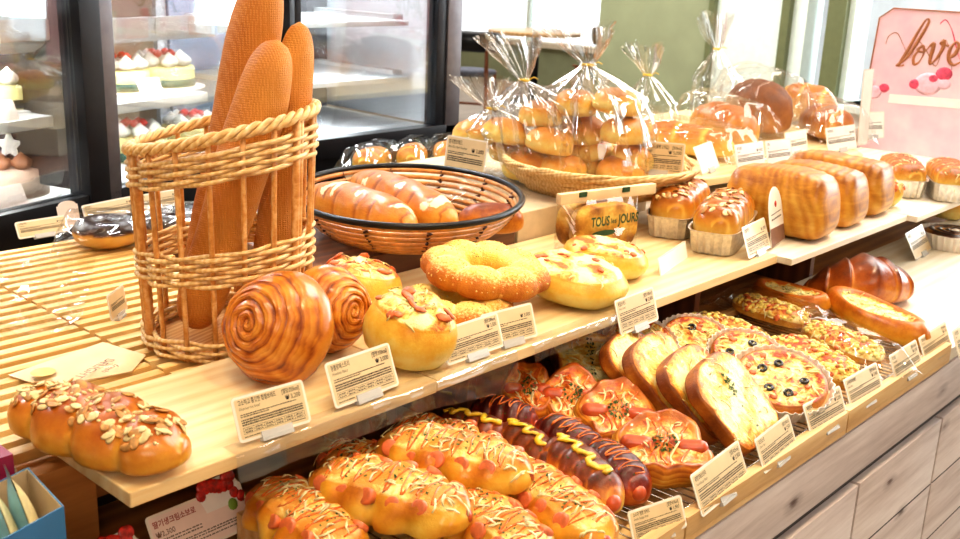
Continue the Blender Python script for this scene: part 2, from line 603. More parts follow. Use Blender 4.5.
# ---------------------------------------------------------------- bread shapes
def loaf_fn(L, W, H, p=2.4, q=2.0, zc=.38, bend=0.0, disp=None, mask=None, seed=0.0, amp=.05, nsc=22, sq=.9):
    def fn(s, a):
        t = -cos(pi * s)
        w = max(0.0, 1 - abs(t) ** p) ** (1 / q)
        x = L / 2 * t
        c, sn = cos(a), sin(a)
        cc = (abs(c) ** sq) * (1 if c >= 0 else -1)
        k = disp(t, a) if disp else 1.0
        k += amp * nz(x, W * c, H * sn, nsc, seed)
        y = W / 2 * w * cc * k + bend * (t * t - .4)
        if sn >= 0:
            z = H * zc + H * (1 - zc) * w * (sn ** sq) * k
        else:
            z = H * zc - H * zc * min(1.0, w ** .6) * abs(sn) ** .5
        if mask:
            m = mask(t, a, z / H)
        else:
            m = (.15 + .45 * sst(.15, 1.0, z / H), 0, 0)
        return V((x, y, z)), m
    return fn


def slab(mb, prof, R, n=48, zf=None, mask=None, M=None):
    """rings of a flat bread: prof = [(radius fraction, height)], R(angle) = outline"""
    vs, at, fs = [], [], []
    K = len(prof)
    for k, (rf, z) in enumerate(prof):
        if k == 0 or k == K - 1:
            x, y, zz = 0, 0, z
            if zf:
                zz = zf(0, 0, z, rf, k, 0)
            vs.append((0, 0, zz))
            at.append(mask(0, 0, zz, rf, k, 0) if mask else (.5, 0, 0))
            continue
        for i in range(n):
            a = 2 * pi * i / n
            r = R(a) * rf
            x, y = r * cos(a), r * sin(a)
            zz = zf(x, y, z, rf, k, a) if zf else z
            vs.append((x, y, zz))
            at.append(mask(x, y, zz, rf, k, a) if mask else (.5, 0, 0))
    fs += [(0, 1 + (i + 1) % n, 1 + i) for i in range(n)]
    for k in range(K - 3):
        for i in range(n):
            a, b = 1 + k * n + i, 1 + k * n + (i + 1) % n
            fs.append((a, b, b + n, a + n))
    t = len(vs) - 1
    o = 1 + (K - 3) * n
    fs += [(o + i, o + (i + 1) % n, t) for i in range(n)]
    return mb.add(vs, fs, at, 0, M)


def scatter(mb, n, ok, rnd):
    """n random points (point, normal) on the skin where ok(point, normal) holds"""
    cand = []
    for f in mb.f:
        ps = [mb.v[i] for i in f]
        nr = (ps[1] - ps[0]).cross(ps[2] - ps[0]) if len(ps) == 3 else (ps[2] - ps[0]).cross(ps[3] - ps[1])
        ar = nr.length
        if ar < 1e-12:
            continue
        nr = nr / ar
        c = sum(ps, V()) / len(ps)
        if ok(c, nr):
            cand.append((ps, nr, ar))
    if not cand:
        return []
    out = []
    for ps, nr, _ in rnd.choices(cand, [c[2] for c in cand], k=n):
        w = [rnd.random() + .05 for _ in ps]
        s = sum(w)
        out.append((sum((p * (q / s) for p, q in zip(ps, w)), V()), nr))
    return out


def basis(nr, rnd):
    z = nr.normalized()
    x = z.orthogonal().normalized()
    x.rotate(Matrix.Rotation(rnd.random() * 2 * pi, 3, z))
    return x, z.cross(x), z


def herbs(parent, pts, rnd, size=.0016, name='herb_flakes'):
    mb = MB()
    for p, nr in pts:
        x, y, z = basis(nr, rnd)
        s = size * rnd.uniform(.6, 1.5)
        q = p + z * .0006
        mb.add([q - x * s, q + y * s * .6, q + x * s + z * s * .5, q - y * s * .5 + z * s * .2], [(0, 1, 2, 3)])
    return mb.build(name, M['herb'], parent, stuff=True)


def shreds(parent, pts, rnd, mat='cheese_shred', L=.014, r=.0014, name='cheese_shreds'):
    mb = MB()
    for p, nr in pts:
        x, y, z = basis(nr, rnd)
        l = L * rnd.uniform(.5, 1.2)
        q = p + z * r * .5
        b = rnd.uniform(-.3, .3) * l
        mb.tube([q - x * l / 2, q - x * l * .15 + y * b * .6 + z * r, q + x * l * .15 + y * b + z * r, q + x * l / 2 + y * b * .3], [r * .5, r * .9, r * .9, r * .5], 6, flat=.45, upv=z)
    return mb.build(name, M[mat], parent, stuff=True)


def chunks(parent, pts, rnd, mat, r, name, flat=.6):
    mb = MB()
    for p, nr in pts:
        x, y, z = basis(nr, rnd)
        k = r * rnd.uniform(.6, 1.3)
        mb.ball((0, 0, 0), (k, k * rnd.uniform(.6, 1), k * flat), 6, 4, frame(p + z * k * .2, x, y, z))
    return mb.build(name, M[mat], parent, stuff=True)


def drape(bvh, x, y, up=.002, z0=.5):
    h = bvh.ray_cast(V((x, y, z0)), V((0, 0, -1)))
    return (h[0] + V((0, 0, up))) if h[0] is not None else None


def zigzag(parent, bvh, x0, x1, hw, n, r, mat, name, flat=.6, yoff=0.0, rnd=RND, wob=.3):
    mb = MB()
    pts = []
    N = n * 6
    for i in range(N + 1):
        u = i / N
        x = x0 + (x1 - x0) * u + rnd.uniform(-1, 1) * wob * r
        y = yoff + hw * sin(u * n * pi) * (1 + .25 * rnd.uniform(-1, 1))
        q = drape(bvh, x, y, r * .35)
        if q is not None:
            pts.append(q)
    if len(pts) > 3:
        mb.tube(pts, [r * rnd.uniform(.75, 1.2) for _ in pts], 6, flat=flat, upv=(0, 0, 1))
        return mb.build(name, M[mat], parent)


def almonds(parent, pts, rnd, size=.0075):
    """each flaked almond is its own piece"""
    proto = None
    for i, (p, nr) in enumerate(pts):
        x, y, z = basis(nr + V((rnd.uniform(-.45, .45), rnd.uniform(-.45, .45), 0)), rnd)
        k = rnd.uniform(.75, 1.25)
        m = frame(p + z * .0012, x * k, y * k, z * k)
        if proto is None or i % 6 == 0:
            mb = MB()
            mb.ball((0, 0, 0), (size, size * rnd.uniform(.5, .7), .0011), 10, 4)
            proto = mb.build('almond_slice', M['almond'] if i % 12 else M['almond_skin'], parent)
            proto.matrix_local = m
        else:
            o = proto.copy()
            COL.objects.link(o)
            o.parent = parent
            o.matrix_local = m


def capsule(mb, a, b, r, sides=12, bend=V((0, 0, 0))):
    a, b = V(a), V(b)
    d = (b - a).normalized()
    pts, rr = [], []
    L = (b - a).length
    for i in range(17):
        u = i / 16
        e = min(u, 1 - u) * L
        q = r * sqrt(max(.02, 1 - max(0, 1 - e / r) ** 2)) if e < r else r
        pts.append(a.lerp(b, u) + bend * (4 * u * (1 - u)))
        rr.append(q)
    return mb.tube(pts, rr, sides)


def seg(pa, pb, z, h=.02):
    A, B = P(pa[0], pa[1], z + h), P(pb[0], pb[1], z + h)
    c = (A + B) / 2
    d = B - A
    return V((c.x, c.y, z)), atan2(d.y, d.x), d.length


# --- the kinds of bread; each returns its thing (an Empty with parts, or one mesh)
def bun(name, label, cat, Mx, D=.08, H=.05, mat='bun', group=None, L=None, seed=0.0, seam=True, p=2.6):
    mb = MB()
    mb.blob(loaf_fn(L or D, D, H, p, 2.0, .36, seed=seed, amp=.06,
                    mask=lambda t, a, z: (.02 + .62 * sst(.25, .95, z) + (.0 if z > .3 else .05), 0, 0)), 24, 18)
    o = mb.build(name, M[mat])
    o.matrix_world = Mx
    return tag(o, label, cat, group)


def sausage_bun(label, Mx, L=.17, W=.08, H=.045, seed=1, n=5, group=None, body='cheese_bread'):
    rnd = random.Random(seed)
    t0 = thing('sausage_cheese_bread', label, 'bread', Mx, group)

    def disp(t, a):
        side = 0 if cos(a) > 0 else .5
        return 1 + .24 * abs(cos(a)) ** .8 * (abs(sin(pi * (n * .5 * (t + 1) + side))) ** .7 - .6) + .05 * sin(9 * t + 3 * a + seed)

    def mask(t, a, z):
        top = sst(.25, .8, sin(a)) * (1 - sst(.72, .98, abs(t)))
        return (.30 + .40 * sst(.2, 1, z) + .14 * sin(9 * t + 3 * a + seed), top * .9 * sst(.85, .45, abs(cos(a))), 0)
    mb = MB()
    mb.blob(loaf_fn(L, W, H, 3.0, 2.0, .35, disp=disp, mask=mask, seed=seed, amp=.09, nsc=40), 36, 40)
    mb.build('bread', M['sausage_bun'], t0)
    bv = mb.bvh()
    for side in (-1, 1):
        for i in range(n):
            t = -0.78 + 1.56 * (i + (.25 if side < 0 else .75)) / n
            if abs(t) > .86:
                continue
            y = side * W * .37 * (1 - t * t) ** .35
            q = drape(bv, t * L / 2, y, -.0042)
            if q is None:
                continue
            s = MB()
            rr = .0092 * rnd.uniform(.85, 1.1)
            s.lathe([(0, -.006), (rr * .9, -.006), (rr, 0), (rr * .96, .0035), (rr * .8, .0045), (0, .0042)], 14)
            z = V((rnd.uniform(-.4, .4), side * 1.1, .75)).normalized()
            x = z.orthogonal().normalized()
            s.build('sausage_slice', M['sausage_cut'], t0, M=frame(q, x, z.cross(x), z))
    for s in (-1, 1):
        c = MB()
        capsule(c, (s * L * .36, 0, H * .45), (s * L * .505, 0, H * .36), .0105)
        c.build('sausage_end', M['sausage'], t0)
    top = lambda c, nr: c.z > H * .55 and abs(nr.z) > .35 and abs(c.y) < W * .36
    shreds(t0, scatter(mb, 46, lambda c, nr: top(c, nr) and abs(c.y) < W * .26, rnd), rnd, 'white_sauce', .016, .0015)
    zigzag(t0, bv, -L * .4, L * .4, W * .27, 17, .0012, 'ketchup', 'ketchup_drizzle', rnd=rnd)
    herbs(t0, scatter(mb, 90, lambda c, nr: top(c, nr) and abs(c.x) < L * .3 and abs(c.y) < W * .22 and noise.noise(c * 60) > -.1, rnd), rnd)
    return t0


def sausage_roll(label, Mx, L=.13, W=.046, H=.04, seed=1, sauce='mustard', group=None):
    rnd = random.Random(seed)
    t0 = thing('glazed_sausage_roll', label, 'bread roll', Mx, group)

    def disp(t, a):
        return 1 + .17 * (abs(sin(pi * 2.6 * (t + .16 * sin(a + .6) + .03 * seed))) ** .6 - .65)

    def mask(t, a, z):
        g = abs(sin(pi * 2.6 * (t + .16 * sin(a + .6) + .03 * seed)))
        return (.06 + .84 * sst(.3, .9, z) - .25 * (1 - sst(.0, .35, g)), 0, 0)
    mb = MB()
    mb.blob(loaf_fn(L, W, H, 3.2, 2.0, .4, disp=disp, mask=mask, seed=seed, amp=.05), 28, 48)
    mb.build('bread', M['glazed' if sauce == 'mustard' else 'ketchup_glazed'], t0)
    bv = mb.bvh()
    for s in (-1, 1):
        c = MB()
        capsule(c, (s * L * .36, 0, H * .48), (s * L * .53, 0, H * .42), .0105)
        c.build('sausage_end', M['sausage'], t0)
    if sauce == 'mustard':
        zigzag(t0, bv, -L * .4, L * .34, W * .13, 7, .0042, 'mustard', 'mustard_drizzle', rnd=rnd, yoff=0)
    else:
        zigzag(t0, bv, -L * .38, L * .38, W * .25, 11, .0012, 'ketchup', 'ketchup_drizzle', rnd=rnd)
    herbs(t0, scatter(mb, 60, lambda c, nr: c.z > H * .8 and abs(c.x) < L * .4, rnd), rnd, .0012)
    return t0


def sausage_pastry(label, Mx, L=.12, W=.09, H=.034, seed=1, group=None):
    rnd = random.Random(seed)
    t0 = thing('sausage_pastry', label, 'pastry', Mx, group)

    def Rr(a):
        e = 1 / sqrt((cos(a) / (L / 2)) ** 2 + (sin(a) / (W / 2)) ** 2)
        return e * (1 + .05 * cos(4 * a + seed) + .11 * nz(cos(a), sin(a), 0, 1.7, seed))
    prof = [(0, 0), (.66, 0), (.82, .06), (.92, .16), (.92, .25), (.975, .34), (.965, .43), (.985, .52), (.945, .6), (.965, .68), (.915, .76), (.925, .86), (.87, .93), (.85, 1), (.78, .97), (.70, .8), (.6, .72), (.45, .74), (.3, .8), (.15, .84), (0, .85)]

    def zf(x, y, z, rf, k, a):
        e = 1 - .38 * abs(cos(a)) ** 3 * sst(.5, .9, rf) * (1 if z > .5 else 0)
        return H * z * e * (1 + .2 * nz(x, y, 0, 50, seed) + .22 * nz(cos(a) * 3, sin(a) * 3, rf * 2, 1.0, seed))

    def mask(x, y, z, rf, k, a):
        return (.25 + .38 * sst(.3, 1, z / H) + .3 * ((k % 2) - .5) * (rf > .84) + .15 * nz(cos(a) * 4, sin(a) * 4, k * .5, 1, seed), sst(.84, .62, rf) if k > 13 else 0, 0)
    mb = MB()
    slab(mb, prof, Rr, 56, zf, mask)
    mb.build('pastry', M['danish_light'], t0)
    bv = mb.bvh()
    for s in (-1, 1):
        c = MB()
        capsule(c, (s * L * .09, 0, H * .66), (s * L * .43, rnd.uniform(-.003, .003), H * .70), .0095)
        c.build('sausage', M['sausage'], t0)
    inner = lambda c, nr: c.z > H * .5 and abs(nr.z) > .5 and (c.x / (L * .34)) ** 2 + (c.y / (W * .36)) ** 2 < 1
    shreds(t0, scatter(mb, 16, inner, rnd), rnd, 'white_sauce', .012, .0013)
    for j in range(5):
        x = -L * .2 + L * .4 * j / 4
        c = MB()
        pts = [drape(bv, x + .005 * sin(u * 9 + j), W * .33 * (u - .5) * 2 * .9, .0006) for u in [i / 10 for i in range(11)]]
        pts = [q for q in pts if q is not None]
        c.tube(pts, [.0015 * rnd.uniform(.6, 1.3) for _ in pts], 6, flat=.5, upv=(0, 0, 1))
        c.build('sauce_stripe', M['ketchup'] if j % 3 else M['white_sauce'], t0)
    herbs(t0, scatter(mb, 110, lambda c, nr: inner(c, nr) and (c.x / (L * .17)) ** 2 + (c.y / (W * .15)) ** 2 < 1, rnd), rnd, .0021)
    return t0


def toast_slice(label, Mx, W=.095, L=.125, T=.02, seed=1, herb=True, group=None):
    """slice in its own frame: X across, Y from the foot edge to the domed top, Z out of the cheesy face"""
    rnd = random.Random(seed)
    t0 = thing('cheese_toast', label, 'toast', Mx, group)

    def Rr(a):
        # bread-slice outline about the centre
        x, y = cos(a), sin(a)
        best = 0
        hw = W / 2 * (1.0 + .08 * sst(.1, .5, y))
        for nx, ny, d in ((1, 0, hw), (-1, 0, hw), (0, -1, L / 2), (0, 1, L / 2), (.6, .8, min(W, L) * .62), (-.6, .8, min(W, L) * .62), (.7, -.7, (W + L) * .5 * .69), (-.7, -.7, (W + L) * .5 * .69)):
            k = x * nx + y * ny
            if k > 1e-6:
                best += (k / d) ** 9
        return best ** (-1 / 9) * (1 + .02 * nz(x, y, 0, 2.0, seed))
    prof = [(0, 0), (.5, 0), (.94, .0), (.99, .08), (1, .3), (.985, .55), (1.0, .8), (.985, .95), (.95, 1.0), (.88, 1.0), (.75, .99), (.6, 1), (.45, 1), (.3, 1), (.15, 1), (0, 1)]

    def zf(x, y, z, rf, k, a):
        return T * z + (.0036 * nz(x, y, 0, 60, seed) + .003 * nz(x, y, 3, 28, seed) if k > 7 else 0)

    def mask(x, y, z, rf, k, a):
        if k >= 8:
            return (.34 + .6 * sst(.78, 1, rf) + .45 * nz(x, y, 5, 28, seed), sst(1.0, .9, rf) * 1.0 + .1, 0)
        return ((.84 + .3 * nz(x, y, z, 40, seed)) if 2 < k < 8 else .4, 0, 0)
    mb = MB()
    slab(mb, prof, Rr, 56, zf, mask)
    mb.build('bread', M['toast'], t0)
    if herb:
        herbs(t0, scatter(mb, 80, lambda c, nr: c.z > T * .8 and abs(c.x - .12 * c.y) < .004 + .003 * sin(c.y * 90) and abs(c.y) < L * .4, rnd), rnd, .0019)
    shreds(t0, scatter(mb, 24, lambda c, nr: c.z > T * .85 and abs(nr.z) > .6, rnd), rnd, 'cheese_shred', .016, .0015)
    return t0


def pizza(label, Mx, D=.105, seed=1, group=None, nol=4):
    rnd = random.Random(seed)
    t0 = thing('olive_pizza_bread', label, 'pizza bread', Mx, group)
    R_ = D / 2
    cup = MB()
    prof = [(R_ * .9, .0), (R_ * .94, .001), (R_ * 1.0, .012), (R_ * 1.06, .026), (R_ * 1.045, .026), (R_ * .985, .012), (R_ * .92, .003), (R_ * .5, .0022), (0, .0022)]
    cup.lathe([(0, 0)] + prof, 120, mod=lambda a, k: 1 + (.022 * (1 if sin(a * 34) > 0 else -1) if k > 1 and k < 8 else 0))
    cup.build('paper_cup', M['paper_cup'], t0, smooth='auto')
    mb = MB()
    H = .026
    pr = [(0, .1), (.8, .1), (.92, .2), (.975, .5), (.98, .8), (.95, .96), (.89, 1.0), (.82, .93), (.7, .88), (.58, .86), (.45, .88), (.3, .9), (.15, .92), (0, .92)]
    slab(mb, pr, lambda a: R_ * .965 * (1 + .012 * nz(cos(a), sin(a), 0, 2, seed)), 48,
         lambda x, y, z, rf, k, a: H * z * (1 + (.14 * nz(x, y, 0, 70, seed) if k > 6 else 0)) + .002,
         lambda x, y, z, rf, k, a: (.3 + .35 * sst(.6, 1, z / H) + (-.12 + .2 * nz(x, y, 1, 45, seed) if rf < .8 else 0), sst(.96, .84, rf) if k > 5 else 0, 0))
    mb.build('bread', M['pizza'], t0)
    top = lambda c, nr: c.z > H * .7 and abs(nr.z) > .5 and c.xy.length < R_ * .8
    chunks(t0, scatter(mb, 12, lambda c, nr: top(c, nr) and c.xy.length > R_ * .3, rnd), rnd, 'ham', .005, 'ham_bits', .3)
    shreds(t0, scatter(mb, 34, top, rnd), rnd, 'cheese_shred', .017, .0016)
    bv = mb.bvh()
    for i in range(nol):
        a = seed * 1.3 + i * 2 * pi / nol + rnd.uniform(-.3, .3)
        q = drape(bv, R_ * .45 * cos(a), R_ * .45 * sin(a), .002)
        o = MB()
        z = V((rnd.uniform(-.3, .3), rnd.uniform(-.3, .3), 1)).normalized()
        x = z.orthogonal().normalized()
        o.tube([(.0048 * cos(u), .0048 * sin(u), 0) for u in [2 * pi * k / 16 for k in range(16)]], .0024, 8, True)
        o.build('olive_ring', M['olive'], t0, M=frame(q, x, z.cross(x), z))
    return t0


def ring_bread(name, label, Mx, R_=.058, r=.027, seed=1, group=None, nseg=8):
    rnd = random.Random(seed)
    t0 = thing(name, label, 'bread', Mx, group)
    mb = MB()
    nu, nvv = 72, 20
    vs, at, fs = [], [], []
    for i in range(nu):
        th = 2 * pi * i / nu
        g = abs(sin(nseg * th / 2 + .3)) ** .5
        for j in range(nvv):
            a = 2 * pi * j / nvv
            out = .5 + .5 * cos(a)
            k = 1 + .30 * (g - .85) * (out + .12) + .05 * nz(cos(th), sin(th), a, 2.4, seed)
            rr = R_ + r * 1.15 * cos(a) * k
            z = r * .62 + r * (.9 if sin(a) > 0 else .62) * sin(a) * k * (1 - (.1 * (1 - g)))
            vs.append((rr * cos(th), rr * sin(th), max(0, z)))
            grv = sst(.55, .2, g) * sst(.1, .5, out)
            at.append((.3 + .45 * sst(.2, 1, out) * (1 - sst(.75, 1, sin(a)) * .5) - .15 * (sin(a) > .6), grv * .9, sst(.1, .7, sin(a)) * .48))
    for i in range(nu):
        for j in range(nvv):
            i2, j2 = (i + 1) % nu, (j + 1) % nvv
            fs.append((i * nvv + j, i2 * nvv + j, i2 * nvv + j2, i * nvv + j2))
    mb.add(vs, fs, at)
    mb.build('bread', M['crumb_bread'], t0)
    chunks(t0, scatter(mb, 420, lambda c, nr: c.z > r * .75, rnd), rnd, 'crumb', .0011, 'crumb_topping', 1)
    return t0


def cheese_round(label, Mx, D=.1, H=.055, seed=1, group=None, ham=14, herb=True, name='cheese_topped_bun', fillR=.8, nsh=26, hs=.0085):
    rnd = random.Random(seed)
    t0 = thing(name, label, 'bread', Mx, group)

    def disp(t, a):
        return 1 + .05 * sin(6 * atan2(sin(a) * .01 + cos(a), t + 1e-6) + seed)

    R_ = D / 2
    pr = [(0, 0), (.62, 0), (.84, .08), (.96, .28), (1, .5), (.96, .68), (.88, .82), (.8, .9), (.7, .96), (.55, 1), (.4, .99), (.25, .97), (.12, .96), (0, .95)]
    mb = MB()
    slab(mb, pr, lambda a: R_ * (1 + .05 * nz(cos(a), sin(a), 0, 1.5, seed) + .02 * cos(5 * a + seed)), 44,
         lambda x, y, z, rf, k, a: H * z * (1 + (.11 * nz(x, y, 0, 60, seed) if k > 6 else .02 * nz(x, y, z, 30, seed))),
         lambda x, y, z, rf, k, a: (.02 + .42 * sst(.25, .85, z / H) + .75 * (k > 6) * nz(x, y, 2, 38, seed), sst(fillR + .12, fillR - .1, rf) if k > 6 else 0, 0))
    mb.build('bread', M['cheese_bread'], t0)
    top = lambda c, nr: c.z > H * .8 and abs(nr.z) > .5
    if ham:
        chunks(t0, scatter(mb, ham, top, rnd), rnd, 'ham', hs, 'ham_bits', .28)
    shreds(t0, scatter(mb, nsh, top, rnd), rnd, 'cheese_shred', .016, .0016)
    if herb:
        herbs(t0, scatter(mb, 50, lambda c, nr: top(c, nr) and c.xy.length < R_ * .5, rnd), rnd, .0015)
    return t0


def boat_bread(label, Mx, L=.15, W=.07, H=.04, seed=1, group=None):
    rnd = random.Random(seed)
    t0 = thing('cheese_boat_bread', label, 'bread', Mx, group)

    def Rr(a):
        e = 1 / sqrt((cos(a) / (L / 2)) ** 2 + (sin(a) / (W / 2)) ** 2)
        return e * (1 + .07 * abs(cos(a)) ** 8 + .02 * nz(cos(a), sin(a), 0, 2, seed))
    pr = [(0, 0), (.6, 0), (.84, .1), (.96, .32), (1, .55), (.95, .8), (.88, .95), (.8, 1), (.71, .93), (.62, .84), (.5, .86), (.35, .9), (.2, .93), (0, .93)]
    mb = MB()
    slab(mb, pr, Rr, 52, lambda x, y, z, rf, k, a: H * z * (1 + .12 * abs(cos(a)) ** 6 * (rf > .7) + (.1 * nz(x, y, 0, 70, seed) if k > 8 else 0)),
         lambda x, y, z, rf, k, a: ((.28 + .5 * sst(.2, 1, z / H)) if k < 9 else .3 + .4 * nz(x, y, 0, 50, seed), sst(.82, .64, rf) if k > 7 else 0, 0))
    mb.build('bread', M['cheese_bread'], t0)
    top = lambda c, nr: c.z > H * .7 and (c.x / (L * .36)) ** 2 + (c.y / (W * .33)) ** 2 < 1
    shreds(t0, scatter(mb, 50, top, rnd), rnd, 'cheese_shred', .012, .0014)
    herbs(t0, scatter(mb, 60, lambda c, nr: top(c, nr) and abs(c.y) < W * .12, rnd), rnd, .0016)
    return t0


def streusel_bread(label, Mx, L=.13, W=.075, H=.042, seed=1, group=None):
    rnd = random.Random(seed)
    t0 = thing('corn_cheese_bread', label, 'bread', Mx, group)
    mb = MB()
    mb.blob(loaf_fn(L, W, H, 3.4, 2.0, .36, seed=seed, amp=.1, nsc=45, mask=lambda t, a, z: (.28 + .4 * sst(.2, 1, z), sst(.0, .5, sin(a)) * .95, 0)), 32, 30)
    mb.build('bread', M['pizza'], t0)
    top = lambda c, nr: c.z > H * .55
    chunks(t0, scatter(mb, 110, top, rnd), rnd, 'custard', .0048, 'corn_topping', .6)
    chunks(t0, scatter(mb, 22, top, rnd), rnd, 'ham', .0055, 'ham_bits', .45)
    shreds(t0, scatter(mb, 30, top, rnd), rnd, 'white_sauce', .016, .0015)
    herbs(t0, scatter(mb, 40, lambda c, nr: top(c, nr) and abs(c.y) < W * .2, rnd), rnd, .0016)
    return t0


def danish_swirl(label, Mx, D=.125, T=.075, seed=1, group=None):
    """rolled pastry: local Z is the roll axis, the spiral shows on +Z"""
    R_ = D / 2
    nr, na = 120, 120
    turns = 6.0

    def mask_h(rf, a):
        ph = rf * turns - a / (2 * pi)
        fr = ph - floor(ph)
        return fr
    vs, at, fs = [], [], []
    rings = []
    prof = []
    for k in range(nr):
        u = k / (nr - 1)
        prof.append(('f', u))
    for k in range(1, 9):
        prof.append(('s', k / 8))
    for k, (w, u) in enumerate(prof):
        for i in range(na):
            a = 2 * pi * i / na
            wob = 1 + .035 * nz(cos(a), sin(a), 0, 1.3, seed)
            if w == 'f':
                r = R_ * u * wob
                wv = u + .02 * sin(2 * a + seed) + .04 * nz(cos(a) * u, sin(a) * u, 0, 3, seed)
                fr = mask_h(wv, a)
                dome = T * (1 - .55 * u ** 3.2)
                f2 = (fr * 3 + .6 * nz(cos(a) * 2, sin(a) * 2, u * 3, 1.5, seed)) % 1
                z = dome + .0034 * (1 - (2 * fr - 1) ** 2) + .0012 * f2 - .003 + .003 * nz(r * cos(a), r * sin(a), 0, 60, seed)
                c = .46 + .34 * (abs(2 * fr - 1) ** 4) + .18 * (f2 - .5) + .28 * nz(cos(a) * u * 2, sin(a) * u * 2, 0, 2.5, seed)
                at.append((max(0, min(1, c)), 0, 0))
            else:
                r = R_ * (1 + .05 * sin(pi * u)) * wob * (1 - .25 * u ** 4)
                z = T * .45 * (1 - u)
                lay = (u * 7 + .4 * sin(2 * a)) % 1
                r *= 1 + .014 * (lay - .5)
                at.append((.35 + .5 * abs(lay - .5), 0, 0))
            vs.append((r * cos(a), r * sin(a), z))
    K = len(prof)
    for k in range(K - 1):
        for i in range(na):
            j = (i + 1) % na
            fs.append((k * na + i, (k + 1) * na + i, (k + 1) * na + j, k * na + j))
    fs.append(tuple((K - 1) * na + i for i in range(na)))
    mb = MB()
    mb.add(vs, fs, at)
    o = mb.build('swirl_pastry', M['danish'])
    o.matrix_world = Mx
    return tag(o, label, 'pastry', group)


def croissant(label, Mx, L=.15, seed=1):
    """crescent along X, tips to -Y"""
    mb = MB()
    nu, nvv = 90, 28
    vs, at, fs = [], [], []
    for i in range(nu + 1):
        t = -1 + 2 * i / nu
        th = t * 1.15
        cx, cy = L * .47 * sin(th), L * .30 * (cos(th) - 1)
        tang = V((cos(th), -sin(th) * .64, 0)).normalized()
        nrm = V((-tang.y, tang.x, 0))
        ph = abs(t) * 3.6
        fr = ph - floor(ph)
        step = 1 - .11 * fr + .05
        base = max(.0, 1 - abs(t) ** 1.7) ** .8
        r = L * .235 * (base * .9 + .10) * (step if abs(t) < .98 else 1)
        if i in (0, nu):
            r *= .25
        for j in range(nvv):
            a = 2 * pi * j / nvv
            k = 1 + .05 * nz(t * 3, cos(a), sin(a), 1.8, seed)
            y = r * cos(a) * k
            z = .8 * r * (1 + 1.05 * sin(a) * k) if sin(a) > 0 else .8 * r * (1 + sin(a))
            p = V((cx, cy, 0)) + nrm * y
            vs.append((p.x, p.y, z))
            at.append((.35 + .45 * sst(-.2, 1, sin(a)) + .25 * (1 - fr) ** 3 - .2 * sst(.75, 1, fr), 0, 0))
    for i in range(nu):
        for j in range(nvv):
            j2 = (j + 1) % nvv
            fs.append((i * nvv + j, (i + 1) * nvv + j, (i + 1) * nvv + j2, i * nvv + j2))
    fs.append(tuple(range(nvv)))
    fs.append(tuple(nu * nvv + j for j in range(nvv)))
    mb.add(vs, fs, at)
    o = mb.build('croissant', M['croissant'])
    o.matrix_world = Mx
    return tag(o, label, 'croissant')


def foil_pan(parent, L, W, H, name='foil_pan'):
    """fluted foil loaf pan, open at the top"""
    mb = MB()
    n = 96

    def out(a, k, flut):
        e = 5
        r = 1 / ((abs(cos(a)) / (L / 2)) ** e + (abs(sin(a)) / (W / 2)) ** e) ** (1 / e)
        return r * k * (1 + (flut if int(a / (2 * pi) * n + .5) % 2 else -.4 * flut))
    rings = [(.84, 0, 0), (.86, .002, .03), (.95, H * .9, .03), (.97, H * .96, .0), (1.02, H, 0), (1.03, H * 1.02, 0), (.965, H * 1.0, 0), (.93, H * .8, .0), (.83, .006, 0)]
    vs, fs = [], []
    for k, z, fl in rings:
        for i in range(n):
            a = 2 * pi * i / n
            r = out(a, k, fl)
            vs.append((r * cos(a), r * sin(a), z))
    for k in range(len(rings) - 1):
        for i in range(n):
            j = (i + 1) % n
            fs.append((k * n + i, k * n + j, (k + 1) * n + j, (k + 1) * n + i))
    fs.append(tuple(range(n))[::-1])
    fs.append(tuple((len(rings) - 1) * n + i for i in range(n)))
    mb.add(vs, fs)
    return mb.build(name, M['foil'], parent, smooth='auto')


def pan_bread(label, Mx, L=.15, W=.075, H=.07, seed=1, top='almond', group=None):
    rnd = random.Random(seed)
    t0 = thing('foil_pan_bread', label, 'bread', Mx, group)
    foil_pan(t0, L, W, .042)

    def disp(t, a):
        return 1 + .10 * (abs(sin(pi * 3.0 * (t + .10 * cos(a)))) ** .6 - .6)
    Hb = H - .012
    mb = MB()
    mb.blob(loaf_fn(L * .93, W * .93, Hb, 5, 2.2, .5, disp=disp, seed=seed, amp=.04, sq=.75,
                    mask=lambda t, a, z: (.15 + .6 * sst(.35, .95, z) - .3 * sst(.35, .05, abs(sin(pi * 3 * (t + .1 * cos(a))))), sst(.3, .8, sin(a)) * .35 if top != 'almond' else 0, 0)), 32, 56, Matrix.Translation((0, 0, .010)))
    mb.build('bread', M['pan_loaf' if top == 'almond' else 'pizza'], t0)
    up = lambda c, nr: c.z > H * .72
    if top == 'almond':
        almonds(t0, scatter(mb, 48, lambda c, nr: up(c, nr) and abs(c.y) < W * .3 and abs(c.x) < L * .42, rnd), rnd, .0072)
    else:
        shreds(t0, scatter(mb, 40, up, rnd), rnd, 'white_sauce', .013, .0015)
        herbs(t0, scatter(mb, 110, lambda c, nr: up(c, nr) and abs(c.y) < W * .22, rnd), rnd, .0018)
    return t0


